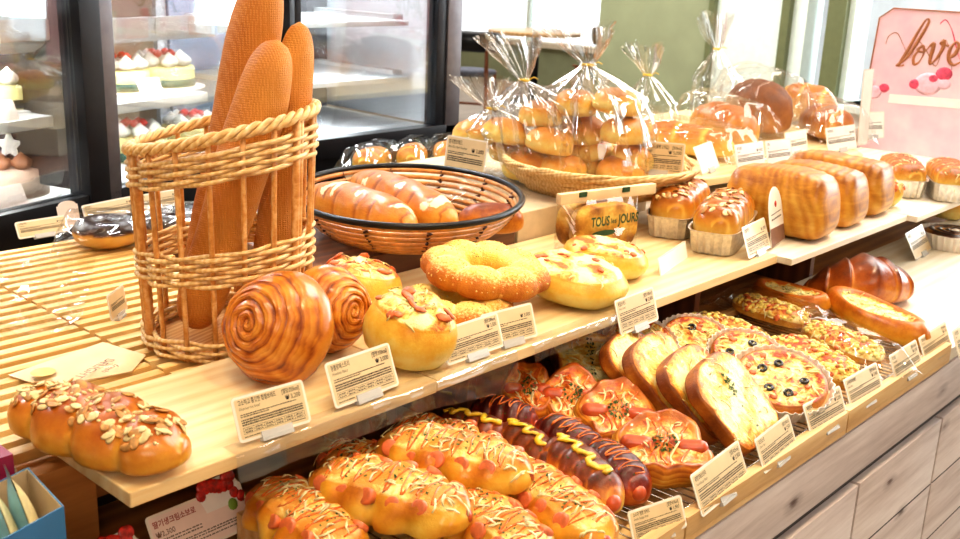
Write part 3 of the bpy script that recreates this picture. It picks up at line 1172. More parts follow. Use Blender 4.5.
def layer_loaf(label, Mx, L=.18, W=.1, H=.12, seed=1, group=None):
    """tall laminated loaf along X; +X end is the cut-looking end face"""
    def fn(s, a):
        t = -cos(pi * s)
        tt = max(-1, min(1, t * 1.06))
        w = max(0.0, 1 - abs(t) ** 12) ** (1 / 2.8)
        e = 5.0
        c, sn = cos(a), sin(a)
        r = 1 / ((abs(c)) ** e + (abs(sn)) ** e) ** (1 / e)
        y = W / 2 * r * c * w
        z = H / 2 + H / 2 * r * sn * w
        zz = z / H
        y *= 1 - .20 * sst(.55, 1, zz) + .05 * sst(.3, .6, zz)
        z -= H * .10 * abs(t) ** 4 * sst(.5, 1, zz)
        lay = .55 * sin(t * 34 + 9 * zz + 7 * nz(t, zz, c * .4, 1.5, seed)) + .7 * nz(t * 6, zz * 3, c, 1.8, seed)
        z += .0009 * lay * sst(.5, 1, zz) + .002 * sin(t * 4 + seed) * sst(.6, 1, zz)
        y += .0008 * lay * (1 if c > 0 else -1)
        x = L / 2 * t * (1 + .03 * sin(6 * zz))
        endf = sst(.93, .995, abs(t)) if abs(t) > .9 else 0
        rad = sqrt(max(0, (c * w) ** 2 + (sn * w) ** 2))
        sp = .5 + .5 * sin(rad * 26 + a)
        m = .42 + .3 * sst(.45, 1, zz) + .15 * lay
        m = m * (1 - endf) + endf * (.5 + .3 * sp)
        return V((x, y, z)), (m, 0, 0)
    mb = MB()
    mb.blob(fn, 40, 60)
    o = mb.build('laminated_loaf', M['layer_loaf'])
    o.matrix_world = Mx
    return tag(o, label, 'loaf of bread', group)


def scored_loaf(name, label, Mx, L=.2, W=.085, H=.07, seed=1, mat='bun', cuts=0, group=None, streaks=False, bend=0.0, cat='loaf of bread', braid=False):
    def disp(t, a):
        k = 1.0
        if cuts:
            ph = (t * cuts / 2 + (.13 * cos(a) if streaks else .35 * cos(a))) % 1
            g = min(ph, 1 - ph)
            k -= (.07 if streaks else .09) * sst(.09, .0, g) * sst(-.2, .5, sin(a))
        if braid:
            k += .14 * (abs(sin(pi * 1.7 * t + .9 * cos(a))) ** .6 - .6)
        return k

    def mask(t, a, z):
        m = .25 + .55 * sst(.15, 1, z)
        b = 0
        if streaks:
            v = nz(t * 5, a * .8, 0, 1.6, seed) + .5 * sin(t * 11 + 2 * nz(t, a, 0, 2, seed))
            b = sst(.35, .75, v) * sst(.1, .6, sin(a)) * .95
            ph = (t * cuts / 2 + .13 * cos(a)) % 1
            if min(ph, 1 - ph) < .05:
                m += .35
        elif cuts:
            ph = (t * cuts / 2 + .35 * cos(a)) % 1
            m -= .4 * sst(.16, .02, min(ph, 1 - ph)) * sst(.1, .6, sin(a))
        return (m, 0, b)
    mb = MB()
    mb.blob(loaf_fn(L, W, H, 2.8, 2.0, .4, bend=bend, disp=disp, mask=mask, seed=seed, amp=.06), 32, 64)
    o = mb.build(name, M[mat])
    o.matrix_world = Mx
    tag(o, label, cat, group)
    return o, mb


M['danish_light'] = bread_mat('sausage_pastry_crust', ['#F3BE66', '#E59A3E', '#CF7426', '#A74C16', '#6E2A0C'], fill=('#F8DE96', '#F0B24E', '#DB7428', '#B8451A'), rough=.32, coat=.45, bumps=((60, .2), (300, .25)), nvar=.3)
M['croissant'] = bread_mat('croissant_crust', ['#EDB262', '#DC8C3A', '#BC6020', '#8C3C12', '#5A2209'], rough=.3, coat=.5, bumps=((70, .25), (300, .25)), nvar=.3)


def baguette_mat():
    t = NT('baguette_crust')
    at = t.n('ShaderNodeAttribute', attribute_name='mask')
    sp = t.n('ShaderNodeSeparateColor')
    t.l(at.outputs['Color'], sp.inputs[0])
    co = t.coord()
    n1 = t.noise(co, 20, 4)
    v = t.math('ADD', sp.outputs[0], t.math('MULTIPLY', t.math('SUBTRACT', n1, .5), .5))
    c = t.ramp(v, ['#E29E48', '#D08432', '#B6661F', '#8A4411'])
    # dimples of the perforated baking tin
    vo = t.n('ShaderNodeTexVoronoi')
    vo.inputs['Scale'].default_value = 360
    vo.inputs['Randomness'].default_value = .25
    t.l(co, vo.inputs['Vector'])
    d = t.ramp(vo.outputs['Distance'], ['#FFFFFF', '#000000'], [.25, .55])
    msk = t.math('MULTIPLY', d, sp.outputs[1])
    c = t.mix(t.math('MULTIPLY', msk, .32), c, '#EBA850')
    t.l(c, t.b.inputs['Base Color'])
    t.b.inputs['Roughness'].default_value = .5
    t.l(t.bump(msk, .7, .0012, t.bump(t.noise(co, 200, 3), .15)), t.b.inputs['Normal'])
    return t.m


M['baguette'] = baguette_mat()
# ---------------------------------------------------------------- lettering and price signs
_TXT = {}


def text_geo(s, shear=0.0, bold=0.0):
    key = (s, shear, bold)
    if key not in _TXT:
        cu = bpy.data.curves.new('lettering', 'FONT')
        cu.body = s
        cu.resolution_u = 3
        cu.shear = shear
        cu.offset = bold
        cu.fill_mode = 'FRONT'
        o = bpy.data.objects.new('lettering', cu)
        COL.objects.link(o)
        dg = bpy.context.evaluated_depsgraph_get()
        me = o.evaluated_get(dg).to_mesh()
        vs = [v.co.copy() for v in me.vertices]
        fs = [tuple(p.vertices) for p in me.polygons]
        o.evaluated_get(dg).to_mesh_clear()
        bpy.data.objects.remove(o)
        bpy.data.curves.remove(cu)
        x0 = min([v.x for v in vs] or [0])
        x1 = max([v.x for v in vs] or [1])
        _TXT[key] = (vs, fs, x0, x1)
    return _TXT[key]


def put_text(mb, s, x, y, h, z=.0005, align='l', maxw=None, shear=0.0, bold=.012, squeeze=1.0):
    vs, fs, x0, x1 = text_geo(s, shear, bold)
    sx = h * squeeze
    w = (x1 - x0) * sx
    if maxw and w > maxw:
        sx *= maxw / w
        w = maxw
    ox = x if align == 'l' else x - w
    mb.add([(ox + (v.x - x0) * sx, y + v.y * h, z) for v in vs], fs)
    return w


def rect(mb, x0, y0, x1, y1, z=.0005):
    mb.add([(x0, y0, z), (x1, y0, z), (x1, y1, z), (x0, y1, z)], [(0, 1, 2, 3)])


def dashes(mb, x0, x1, y, h, rnd, gap=.5, wmin=.8, wmax=2.6):
    x = x0
    while x < x1:
        w = h * rnd.uniform(wmin, wmax)
        rect(mb, x, y, min(x + w, x1), y + h * rnd.uniform(.75, 1))
        x += w + h * gap * rnd.uniform(.6, 1.6)


def rrect(w, h, r, n=4):
    out = []
    for cx, cy, a0 in ((w - r, h - r, 0), (r, h - r, 90), (r, r, 180), (w - r, r, 270)):
        for i in range(n + 1):
            a = radians(a0 + 90 * i / n)
            out.append((cx + r * cos(a), cy + r * sin(a)))
    return out


def sign_frame(bl, br, tl, z, tilt, push=0.0):
    A, B = P(bl[0], bl[1], z), P(br[0], br[1], z)
    if push:
        d = V((ray(*bl).x, ray(*bl).y, 0)).normalized() * push
        A, B = A + d, B + d
    ux = (B - A).normalized()
    nf = V((ux.y, -ux.x, 0))
    if nf.dot(CO - A) < 0:
        nf = -nf
    ti = radians(tilt)
    up = V((0, 0, cos(ti))) - nf * sin(ti)
    nn = nf * cos(ti) + V((0, 0, sin(ti)))
    T = PPL(tl[0], tl[1], A, nn)
    h = max(.02, (T - A).dot(up))
    w = (B - A).length
    return frame(A, ux, up, nn), w, h


def price_sign(label, bl, br, tl, z, tilt=18, title='', kcal='', price='', sub='', card='card', detail=2, holder=True, group=None, seed=0, push=0.0, name='price_sign', cat='price sign', h=None):
    rnd = random.Random(seed + int(bl[0]))
    F, w, hh = sign_frame(bl, br, tl, z, tilt, push)
    h = h or hh
    t0 = thing(name, label, cat, F, group)
    mb = MB()
    mb.prism(rrect(w, h, .004), -.0012, 0)
    mb.build('laminate', M['card_edge'], t0, smooth=False)
    b = .0028
    mb = MB()
    mb.prism([(x + b, y + b) for x, y in rrect(w - 2 * b, h - 2 * b, .0015)], .0, .0003)
    mb.build('card', M[card], t0, smooth=False)
    ink = MB()
    m = b + .0035
    if title:
        kw = put_text(ink, kcal, w - m, h * .80, h * .13, align='r', maxw=w * .36, squeeze=.62, bold=.008) if kcal else 0
        put_text(ink, title, m, h * .80, h * .135, maxw=w - 2 * m - kw - .002, squeeze=.62, bold=.01)
    if price:
        put_text(ink, price, w - m, h * .645, h * .145, align='r', squeeze=.8, bold=.006)
    if sub:
        put_text(ink, sub, m, h * .685, h * .09, shear=.35, maxw=w * .5, squeeze=.7, bold=0)
    if detail:
        th = h * .026
        for k, yy in enumerate((.575, .53)):
            dashes(ink, m, w * (.86 - .4 * k), h * yy, th, rnd)
        for k in range(3):
            dashes(ink, m, w - m, h * (.45 - .052 * k), h * .036, rnd, gap=.25, wmin=.5, wmax=1.4)
        if detail > 1:
            y1, y0 = h * .30, h * .17
            for yy in (y0, (y0 + y1) / 2, y1):
                rect(ink, m, yy, w - m, yy + .0003)
            for k in range(7):
                xx = m + (w - 2 * m) * k / 6
                rect(ink, xx, y0, xx + .0003, y1)
                if k < 6:
                    dashes(ink, xx + .002, xx + (w - 2 * m) / 6 - .002, y0 + h * .022, th, rnd)
                    dashes(ink, xx + .002, xx + (w - 2 * m) / 6 - .002, y0 + h * .085, th, rnd)
            rect(ink, w * .72, h * .12, w - m, h * .135)
            dashes(ink, m, w * .3, h * .09, th, rnd)
    if ink.v:
        ink.build('print', M['ink'], t0, smooth=False)
    if holder:
        hb = MB()
        c = w * .5
        hw = min(.018, w * .22)
        hb.box((c - hw, -.004, -.0035), (c + hw, .0, .004))
        hb.box((c - hw, -.004, .0016), (c + hw, h * .13, .0028))
        hb.box((c - hw, -.004, -.0035), (c + hw, h * .3, -.0022))
        hb.build('clip_holder', M['acrylic'], t0, smooth=False, label='clear plastic clip')
    return t0


# ---------------------------------------------------------------- clear bags
def bun_bag(label, base, r0, h_body, h_neck, fan, lean=(0, 0), seed=1, group=None, ry=1.0, rz=0.0, mat='bag'):
    """tied cellophane bag standing on base: full belly, gathered neck, flared top"""
    t0 = thing('cellophane_bag', label, 'plastic bag', TR(base, rz), group)
    n, vs, fs = 72, [], []
    prof = []
    N = 30
    H = h_neck + fan
    for k in range(N + 1):
        z = H * k / N
        if z < h_body:
            u = z / h_body
            r = r0 * (.86 + .14 * sst(0, .25, u)) * (1 - .14 * sst(.6, 1, u))
            pl = .015 + .05 * u
        elif z < h_neck:
            u = (z - h_body) / (h_neck - h_body)
            r = r0 * .86 * (1 - u) ** 1.0 + .007
            pl = .07 + .16 * u
        else:
            u = (z - h_neck) / fan
            r = .007 + r0 * .5 * u ** .8
            pl = .3
        prof.append((r, z, pl, u))
    for k, (r, z, pl, u) in enumerate(prof):
        lx = lean[0] * (z / H) ** 1.5
        ly = lean[1] * (z / H) ** 1.5
        for i in range(n):
            a = 2 * pi * i / n
            q = r * (1 + pl * sin(11 * a + seed + 2 * nz(cos(a), sin(a), z * 9, 1.0, seed)) + pl * 1.2 * nz(cos(a), sin(a), z * 12, 1.7, seed))
            fl = .35 if z > h_neck else 1
            zz = z + (fan * .35 * nz(cos(a), sin(a), 0, 2, seed + 3) * u if z > h_neck else 0)
            vs.append((lx + q * cos(a), ly + q * sin(a) * ry * fl, zz))
    for k in range(N):
        for i in range(n):
            j = (i + 1) % n
            fs.append((k * n + i, k * n + j, (k + 1) * n + j, (k + 1) * n + i))
    fs.append(tuple(range(n))[::-1])
    mb = MB()
    mb.add(vs, fs)
    mb.build('film', M[mat], t0)
    zt = h_neck
    tw = MB()
    lx, ly = lean[0] * (zt / H) ** 1.5, lean[1] * (zt / H) ** 1.5
    tw.tube([(lx + .010 * cos(a), ly + .008 * sin(a), zt + .001 * sin(2 * a)) for a in [2 * pi * k / 14 for k in range(14)]], .0022, 6, True)
    tw.tube([(lx + .009, ly, zt), (lx + .02, ly + .004, zt + .006), (lx + .028, ly + .002, zt + .002)], .0012, 5)
    tw.build('twist_tie', M['mustard'], t0)
    return t0


def pillow_bag(label, Mx, L, W, H, seed=1, group=None, mat='bag_soft', tail=.04, tails=(1, 1)):
    """loose clear wrapper lying along X with flat crimped ends"""
    mb = MB()
    n, N = 48, 44
    vs, fs = [], []
    for k in range(N + 1):
        t = -1 + 2 * k / N
        x = t * (L / 2 + tail)
        e = (abs(x) - L / 2 * .93) / (L / 2 * .07 + tail)
        e = max(0, min(1, e))
        fl = 1 - e ** 1.1 * .97
        ww = 1 - .15 * sin(pi * e) * 0
        for i in range(n):
            a = 2 * pi * i / n
            c, sn = cos(a), sin(a)
            wr = 1 + .05 * nz(x * 14, c * 1.5, sn * 1.5, 1.6, seed) + .03 * sin(9 * a + x * 60 + seed)
            y = W / 2 * (abs(c) ** .8) * (1 if c > 0 else -1) * wr * (1 + .08 * e)
            zc = H * (.44 * (1 - e) + .16 * e)
            z = zc + (H * .60 if sn > 0 else H * .42) * sn * fl * wr + .004 * e * sin(y * 160 + seed)
            vs.append((x, y, max(.0008, z)))
    for k in range(N):
        for i in range(n):
            j = (i + 1) % n
            fs.append((k * n + i, k * n + j, (k + 1) * n + j, (k + 1) * n + i))
    mb.add(vs, fs)
    o = mb.build('clear_bread_bag', M[mat])
    o.matrix_world = Mx
    return tag(o, label, 'plastic bag', group)


# ---------------------------------------------------------------- baskets
def weave_band(R0, z0, z1, ns, rows, r=.0022, seed=0, amp=.0042):
    mb = MB()
    n = ns * 6
    for k in range(rows):
        z = z0 + (z1 - z0) * (k + .5) / rows
        ph = (k % 2) * pi
        pts = []
        for i in range(n):
            a = 2 * pi * i / n
            rr = R0 + amp * sin(ns / 2 * a * 2 / 2 + ph) + .0006 * nz(cos(a) * 5, sin(a) * 5, k, 1, seed)
            pts.append((rr * cos(a), rr * sin(a), z + .0012 * nz(cos(a) * 3, sin(a) * 3, k * 2, 1, seed)))
        mb.tube(pts, r * (1 + .15 * sin(k * 2.3)), 6, True)
    return mb


def tall_basket(label, Mx, R0=.118, R1=.128, H=.28):
    t0 = thing('tall_wicker_basket', label, 'basket', Mx)
    ns = 18
    for i in range(ns):
        a = 2 * pi * (i + .5) / ns
        for off in ((-.018, .018) if i % 6 == 1 else (0,)):
            b = a + off * (1.6 if off else 0)
            th = .0034 if off == 0 else .0052
            s = MB()
            s.tube([((R0 + (R1 - R0) * u) * cos(b), (R0 + (R1 - R0) * u) * sin(b), .004 + (H - .008) * u) for u in (0, .25, .5, .75, 1)], th, 7)
            s.build('stake', M['wicker'], t0)
    rr = lambda z: R0 + (R1 - R0) * z / H
    for z0, z1, rows, nm in ((.004, .030, 5, 'foot_band'), (.100, .142, 8, 'middle_band'), (.226, .262, 7, 'upper_band')):
        weave_band(rr((z0 + z1) / 2), z0, z1, ns, rows, .0029, seed=z0 * 100).build('woven_' + nm, M['wicker_light'], t0)
    rim = MB()
    for k in range(3):
        pts = []
        for i in range(150):
            a = 2 * pi * i / 150
            q = a * 14 + k * 2 * pi / 3
            pts.append(((R1 + .0045 * cos(q)) * cos(a), (R1 + .0045 * cos(q)) * sin(a), H - .002 + .0045 * sin(q)))
        rim.tube(pts, .0042, 6, True)
    rim.build('braided_rim', M['wicker_light'], t0)
    base = MB()
    base.lathe([(0, .002), (R0 * .98, .002), (R0 * .98, .006), (0, .006)], 40)
    base.build('base', M['wicker'], t0)
    # hand-woven: the rim stands a little higher on one side
    dx = Matrix.Rotation(-Mx.to_euler().z, 3, 'Z') @ CR
    for ch in kids(t0):
        for v in ch.data.vertices:
            v.co.z *= 1 + .095 * (v.co.x * dx.x + v.co.y * dx.y) / R1
    return t0


def oval_basket(label, Mx, A, B, H):
    """rattan bowl: canes laid as rising ovals, dark rim and dark bindings"""
    t0 = thing('oval_rattan_basket', label, 'basket', Mx)
    rows = 8
    mb = MB()

    def ring(u):
        k = .50 + .5 * u ** .55
        return A * k, B * k, H * (u ** 1.35)
    for k in range(rows):
        u = (k + .3) / rows
        a_, b_, z = ring(u)
        mb.tube([(a_ * cos(q), b_ * sin(q), z + .004) for q in [2 * pi * i / 80 for i in range(80)]], .0040, 7, True)
    for k in range(7):
        f_ = (k + .5) / 7 * .5
        mb.tube([(A * f_ * cos(q), B * f_ * sin(q), .004) for q in [2 * pi * i / 60 for i in range(60)]], .0036, 6, True)
    mb.build('cane_bowl', M['rattan'], t0)
    rim = MB()
    rim.tube([(A * cos(q), B * sin(q), H + .003) for q in [2 * pi * i / 90 for i in range(90)]], .0052, 8, True)
    rim.build('rim', M['black_metal'], t0, label='thin black rim')
    for i in range(12):
        q = 2 * pi * (i + .35) / 12
        s = MB()
        pts = []
        for j in range(40):
            u = j / 39
            a_, b_, z = ring(u)
            w = j * 2.0
            d = V((cos(q), sin(q), 0))
            pts.append(V((a_ * cos(q + .02 * sin(w)), b_ * sin(q + .02 * sin(w)), z + .004)) + d * .0045 * cos(w))
        s.tube(pts, .0022, 5)
        s.build('binding', M['rattan_dark'], t0)
    return t0


def straw_basket(label, Mx, R0, R1, H, seed=3):
    t0 = thing('round_straw_basket', label, 'basket', Mx)
    rnd = random.Random(seed)
    mb = MB()
    for k in range(26):
        u = k / 25
        R_ = R0 + (R1 - R0) * u ** .8
        z = .004 + H * u
        ph = rnd.random() * 6
        pts = [((R_ + .004 * sin(9 * q + ph) + .003 * rnd.uniform(-1, 1)) * cos(q), (R_ + .004 * sin(9 * q + ph)) * sin(q), z + .004 * sin(5 * q + ph) + .002 * rnd.uniform(-1, 1)) for q in [2 * pi * i / 60 for i in range(60)]]
        mb.tube([(x, y, max(.003, zz)) for x, y, zz in pts], .0034, 5, True, flat=1.4)
    mb.build('straw_side', M['straw'], t0)
    rim = MB()
    for k in range(5):
        ph = rnd.random() * 6
        pts = [((R1 + .004 * cos(q * 7 + ph)) * cos(q), (R1 + .004 * cos(q * 7 + ph)) * sin(q), H + .004 + .004 * sin(q * 7 + ph)) for q in [2 * pi * i / 90 for i in range(90)]]
        rim.tube(pts, .0036, 5, True)
    rim.build('rim', M['straw'], t0)
    b = MB()
    b.lathe([(0, .001), (R0, .001), (R0, .005), (0, .005)], 40)
    b.build('base', M['straw'], t0)
    return t0


# ---------------------------------------------------------------- cakes of the showcases
def cream_cake(label, Mx, R_=.075, H=.07, seed=1, band='green', berries=3, group=None):
    rnd = random.Random(seed)
    t0 = thing('cream_cake', label, 'cake', Mx, group)
    c = MB()
    c.lathe([(0, .0), (R_ * 1.3, 0), (R_ * 1.3, .003), (0, .003)], 36)
    c.build('cake_board', M['card_white'], t0)
    c = MB()
    c.lathe([(0, .003), (R_ * .97, .003), (R_, .008), (R_, H - .006), (R_ * .96, H), (0, H)], 40)
    c.build('sponge', M['cake_yellow'], t0)
    if band:
        c = MB()
        c.lathe([(R_ * 1.0, .006), (R_ * 1.015, .006), (R_ * 1.015, H * .45), (R_ * 1.0, H * .45)], 40)
        c.build('paper_band', M['band_green' if band == 'green' else 'band_dark'], t0)
    n = 7
    for i in range(n):
        a = 2 * pi * i / n
        p = V((R_ * .66 * cos(a), R_ * .66 * sin(a), H))
        c = MB()
        c.blob(lambda s, q: (V((p.x + .026 * sin(pi * s) * cos(q) * (1.1 - .7 * s) * (1 + .1 * sin(6 * q)), p.y + .026 * sin(pi * s) * sin(q) * (1.1 - .7 * s) * (1 + .1 * sin(6 * q)), p.z + .04 * s - .004)), (0, 0, 0)), 18, 10)
        c.build('cream_swirl', M['cream'], t0)
    for i in range(berries):
        a = 2 * pi * (i + .4) / max(1, berries)
        c = MB()
        c.blob(lambda s, q: (V((R_ * .3 * cos(a) + .011 * sin(pi * s) * cos(q), R_ * .3 * sin(a) + .011 * sin(pi * s) * sin(q), H + .018 + .022 * s)), (0, 0, 0)), 12, 8)
        c.build('strawberry', M['strawberry'], t0)
    return t0


def choc_cake(label, Mx, R_=.075, H=.07, seed=1, group=None):
    t0 = thing('chocolate_star_cake', label, 'cake', Mx, group)
    c = MB()
    c.lathe([(0, .0), (R_ * 1.3, 0), (R_ * 1.3, .003), (0, .003)], 36)
    c.build('cake_board', M['card_white'], t0)
    c = MB()
    c.lathe([(0, .003), (R_ * .98, .003), (R_, H * .5), (R_ * .97, H), (0, H)], 60, mod=lambda a, k: 1 + .012 * sin(30 * a))
    c.build('sponge', M['choc_cream'], t0)
    for i in range(8):
        a = 2 * pi * i / 8
        px, py = R_ * .68 * cos(a), R_ * .68 * sin(a)
        c = MB()
        c.blob(lambda s, q: (V((px + .024 * sin(pi * s) * cos(q + s) * (1.1 - .7 * s) * (1 + .14 * sin(6 * q)), py + .024 * sin(pi * s) * sin(q + s) * (1.1 - .7 * s) * (1 + .14 * sin(6 * q)), H + .04 * s - .004)), (0, 0, 0)), 18, 10)
        c.build('chocolate_swirl', M['choc_swirl'], t0)
    st = MB()
    pts = []
    for i in range(10):
        a = pi / 2 + 2 * pi * i / 10
        r = .032 if i % 2 == 0 else .0145
        pts.append((r * cos(a), r * sin(a)))
    st.prism(pts, -.003, .003)
    yaw = -YAW - .2
    st.build('white_star', M['cream'], t0, smooth=False, M=Matrix.Translation((0, 0, H + .04)) @ Matrix.Rotation(-(pi / 2 - YAW) - t0.matrix_world.to_euler().z, 4, 'Z') @ Matrix.Rotation(pi / 2, 4, 'X'))
    return t0


M['cake_yellow'] = plain('lemon_cake', '#F2E6A0', .5, var=.06)
M['band_green'] = plain('dark_green_band', '#1F4A3A', .4, var=.05)
M['band_dark'] = plain('black_band', '#2A2420', .4, var=.05)
M['cream'] = plain('whipped_cream', '#FBF6E8', .5, var=.02, sss=.1)
M['choc_cream'] = plain('chocolate_cream', '#B59A86', .5, var=.06)
M['choc_swirl'] = plain('chocolate_swirl', '#8A5A3C', .5, var=.08)
M['case_white'] = plain('white_lacquer', '#F3F4F4', .3, var=.02, coat=.2)
M['case_inner'] = plain('case_lining', '#E6E9EC', .4, .0, var=.04, vscale=4)
M['case_reflection'] = plain('bluish_reflection', '#B7C6DC', .25, .2, var=.1, vscale=5)  # tint stands in for bluish reflections inside the case
M['olive_wall'] = plain('olive_paint', '#949A7C', .6, var=.03, vscale=6, bump=.1, bscale=300)
M['olive_dark'] = plain('dark_olive_trim', '#6B704E', .5, var=.03)
M['mint'] = plain('mint_white_panel', '#E2EEE6', .4, var=.02)
M['ceiling'] = plain('ceiling_paint', '#E9E2D6', .8, var=.02)
M['floor'] = wood_mat('floor_boards', ['#8E7C6C', '#A59382', '#B9A896'], 'X', .4, rough=.4)
M['wall_cream'] = plain('cream_paint', '#D9CDB8', .7, var=.03)
M['seat_blue'] = plain('blue_grey_fabric', '#6E7180', .8, var=.08, bump=.2)
M['chair_wood'] = wood_mat('chair_wood', ['#6A3A20', '#85492A', '#9C5B36'], 'Z', 1.0, rough=.4)
M['table_wood'] = wood_mat('table_wood', ['#C99860', '#DDB27C', '#EBCB9C'], 'X', .5, rough=.3, coat=.3)
M['pink'] = None


def poster_mat():
    t = NT('pink_poster')
    co = t.coord((1, 1, 1))
    sp = t.n('ShaderNodeSeparateXYZ')
    t.l(co, sp.inputs[0])
    v = t.math('ADD', t.math('MULTIPLY', sp.outputs[2], 2.6), t.math('MULTIPLY', t.noise(co, 9, 3), .4))
    c = t.ramp(v, ['#F3B6C4', '#FBE3E2', '#F4A9C2', '#EC86B0', '#EE8AB4'], [.1, .35, .55, .75, 1.0])
    t.l(c, t.b.inputs['Base Color'])
    t.b.inputs['Roughness'].default_value = .4
    return t.m


M['pink'] = poster_mat()
M['pink_soft'] = plain('pale_pink_print', '#F3C2CF', .5, var=.1, vscale=40)
M['pink_red'] = plain('rose_print', '#E0506C', .5, var=.15, vscale=60)
M['bronze_ink'] = plain('bronze_ink', '#A8683C', .4, var=.1)
M['box_blue'] = plain('blue_carton', '#2E6E9A', .45, var=.03, coat=.2)
M['box_kraft'] = plain('inner_carton', '#C9B494', .7, var=.04)
M['pouch_blue'] = plain('light_blue_pouch', '#8EC8E6', .35, var=.06, vscale=40, coat=.4)
M['pouch_cream'] = plain('cream_pouch_face', '#EFDDA8', .4, var=.1, vscale=70, coat=.3)
M['maroon'] = plain('maroon_carton', '#8A1E44', .4, var=.06, coat=.2)
M['kraft_bag'] = plain('printed_paper_bag', '#EBCFA4', .55, var=.05, vscale=20, coat=.1)
M['outside'] = plain('bright_street', '#F4F6F8', .8, var=.05, vscale=2)
M['outside_wall'] = plain('pale_facade', '#E6EAEE', .8, var=.08, vscale=1.5)
M['outside_dark'] = plain('street_windows', '#5A6674', .5, var=.3, vscale=3)
M['brand_green'] = plain('dark_green_print', '#2A4A2C', .5, var=.05)
# ---------------------------------------------------------------- the room
def slab_obj(name, lo, hi, mat, kind=True, bev=0):
    mb = MB()
    mb.box(lo, hi, bev=bev)
    o = mb.build(name, M[mat], smooth=False)
    if kind:
        struct(o)
    return o


slab_obj('floor', (-3, -3.2, -.1), (10.2, 10.2, 0), 'floor')
slab_obj('ceiling', (-3, -3.2, 2.9), (10.2, 10.2, 3.0), 'ceiling')
slab_obj('wall_left', (-3.1, -3.2, 0), (-3, 10.2, 2.9), 'wall_cream')
slab_obj('wall_front', (-3, -3.3, 0), (4.6, -3.2, 2.9), 'wall_cream')
slab_obj('wall_back', (-3, 10.2, 0), (10.2, 10.3, 2.9), 'wall_cream')
# far wall with the wide window behind the cafe table
XF = 9.9
mb = MB()
zs = PX(530, 46, XF).z
mb.box((XF, 3.4, 0), (XF + .15, 10.2, zs))
mb.box((XF, 3.4, 2.5), (XF + .15, 10.2, 2.9))
mb.box((XF, 3.4, zs), (XF + .15, 6.4, 2.5))
struct(mb.build('wall_far', M['olive_wall'], smooth=False))
w1 = thing('window_1', 'wide bright window behind the café table', 'window', V((XF, 8.3, zs)))
w1['kind'] = 'structure'
mb = MB()
mb.box((-.06, -1.9, 0), (.2, 1.9, .06))
mb.build('window_sill', M['wall_cream'], w1, smooth=False)
mb = MB()
mb.box((.08, -1.9, .06), (.09, 1.9, 2.5 - zs))
mb.build('window_pane', M['glass'], w1, smooth=False)
for y in (-1.9, 0, 1.85):
    mb = MB()
    mb.box((.05, y, .06), (.12, y + .05, 2.5 - zs))
    mb.build('window_frame', M['mint'], w1, smooth=False)

# right-hand wall: olive pier, mint panel, then the street windows
XR = 4.6
yA, yB = PX(598, 40, XR).y, PX(707, 40, XR).y
yC = PX(778, 40, XR).y
yD = PX(797, 40, XR).y
slab_obj('wall_right', (XR, yB, 0), (XR + .3, yA, 2.9), 'olive_wall')
slab_obj('trim_1', (XR - .015, yB - .03, 0), (XR + .3, yB, 2.9), 'olive_dark')
slab_obj('wall_return', (XR + .3, yA - .1, 0), (XF + .15, yA, 2.9), 'olive_wall')
slab_obj('wall_bright_cladding', (XR + .32, yA - .14, -.12), (XF + .15, yA - .1005, 2.9), 'outside_wall')  # pale cladding added to keep the view through the street window bright
slab_obj('wall_panel', (XR + .02, yC, 0), (XR + .25, yB - .03, 2.9), 'mint')
sill = PX(800, 92, XR).z - .03
mb = MB()
mb.box((XR, -3.2, 0), (XR + .25, yC, sill))
mb.box((XR, -3.2, 2.6), (XR + .25, yC, 2.9))
struct(mb.build('wall_street', M['mint'], smooth=False))
w2 = thing('window_2', 'tall street window with olive posts on the right', 'window', V((XR, 0, sill)))
w2['kind'] = 'structure'
for xa, xb, mt in ((778, 786, 'olive_dark'), (786, 800, 'mint'), (824, 842, 'olive_dark'), (842, 848, 'mint')):
    ya, yb = PX(xb, 40, XR).y, PX(xa, 40, XR).y
    mb = MB()
    mb.box((.04 if mt == 'mint' else 0, ya, 0), (.2, yb, 2.6 - sill))
    mb.build('window_post', M[mt], w2, smooth=False)
mb = MB()
mb.box((.12, -3.2, 0), (.13, yC, 2.6 - sill))
mb.build('window_pane', M['glass'], w2, smooth=False)
mb = MB()
mb.box((-.04, -3.2, -.03), (.2, yC, 0))
mb.build('window_sill', M['mint'], w2, smooth=False)
# the street outside
struct(slab_obj('ground_outside', (4.9, -20, -.3), (40, 40, -.12), 'outside'))
mb = MB()
mb.box((14, -14, -.12), (16, 3.6, 7))
fac = mb.build('building_outside', M['outside_wall'], smooth=False)
fac['kind'] = 'structure'
for j in range(3):
    mb = MB()
    mb.box((13.95, -6 + j * 3, .9), (14.02, -4.2 + j * 3, 1.25))
    mb.build('window_outside', M['outside_dark'], fac, smooth=False)

# ---------------------------------------------------------------- cafe table and chairs far behind
tc = P(536, 31, .73)
tb = thing('cafe_table', 'round pale wooden café table on a black post, far behind the showcase', 'table', V((tc.x, tc.y, 0)))
mb = MB()
mb.lathe([(0, .695), (.48, .695), (.5, .705), (.5, .73), (.49, .735), (0, .735)], 48)
mb.build('tabletop', M['table_wood'], tb, smooth='auto')
mb = MB()
mb.lathe([(0, 0), (.24, 0), (.24, .015), (.045, .03), (.045, .70), (0, .70)], 24)
mb.build('pedestal', M['black_metal'], tb, smooth='auto')


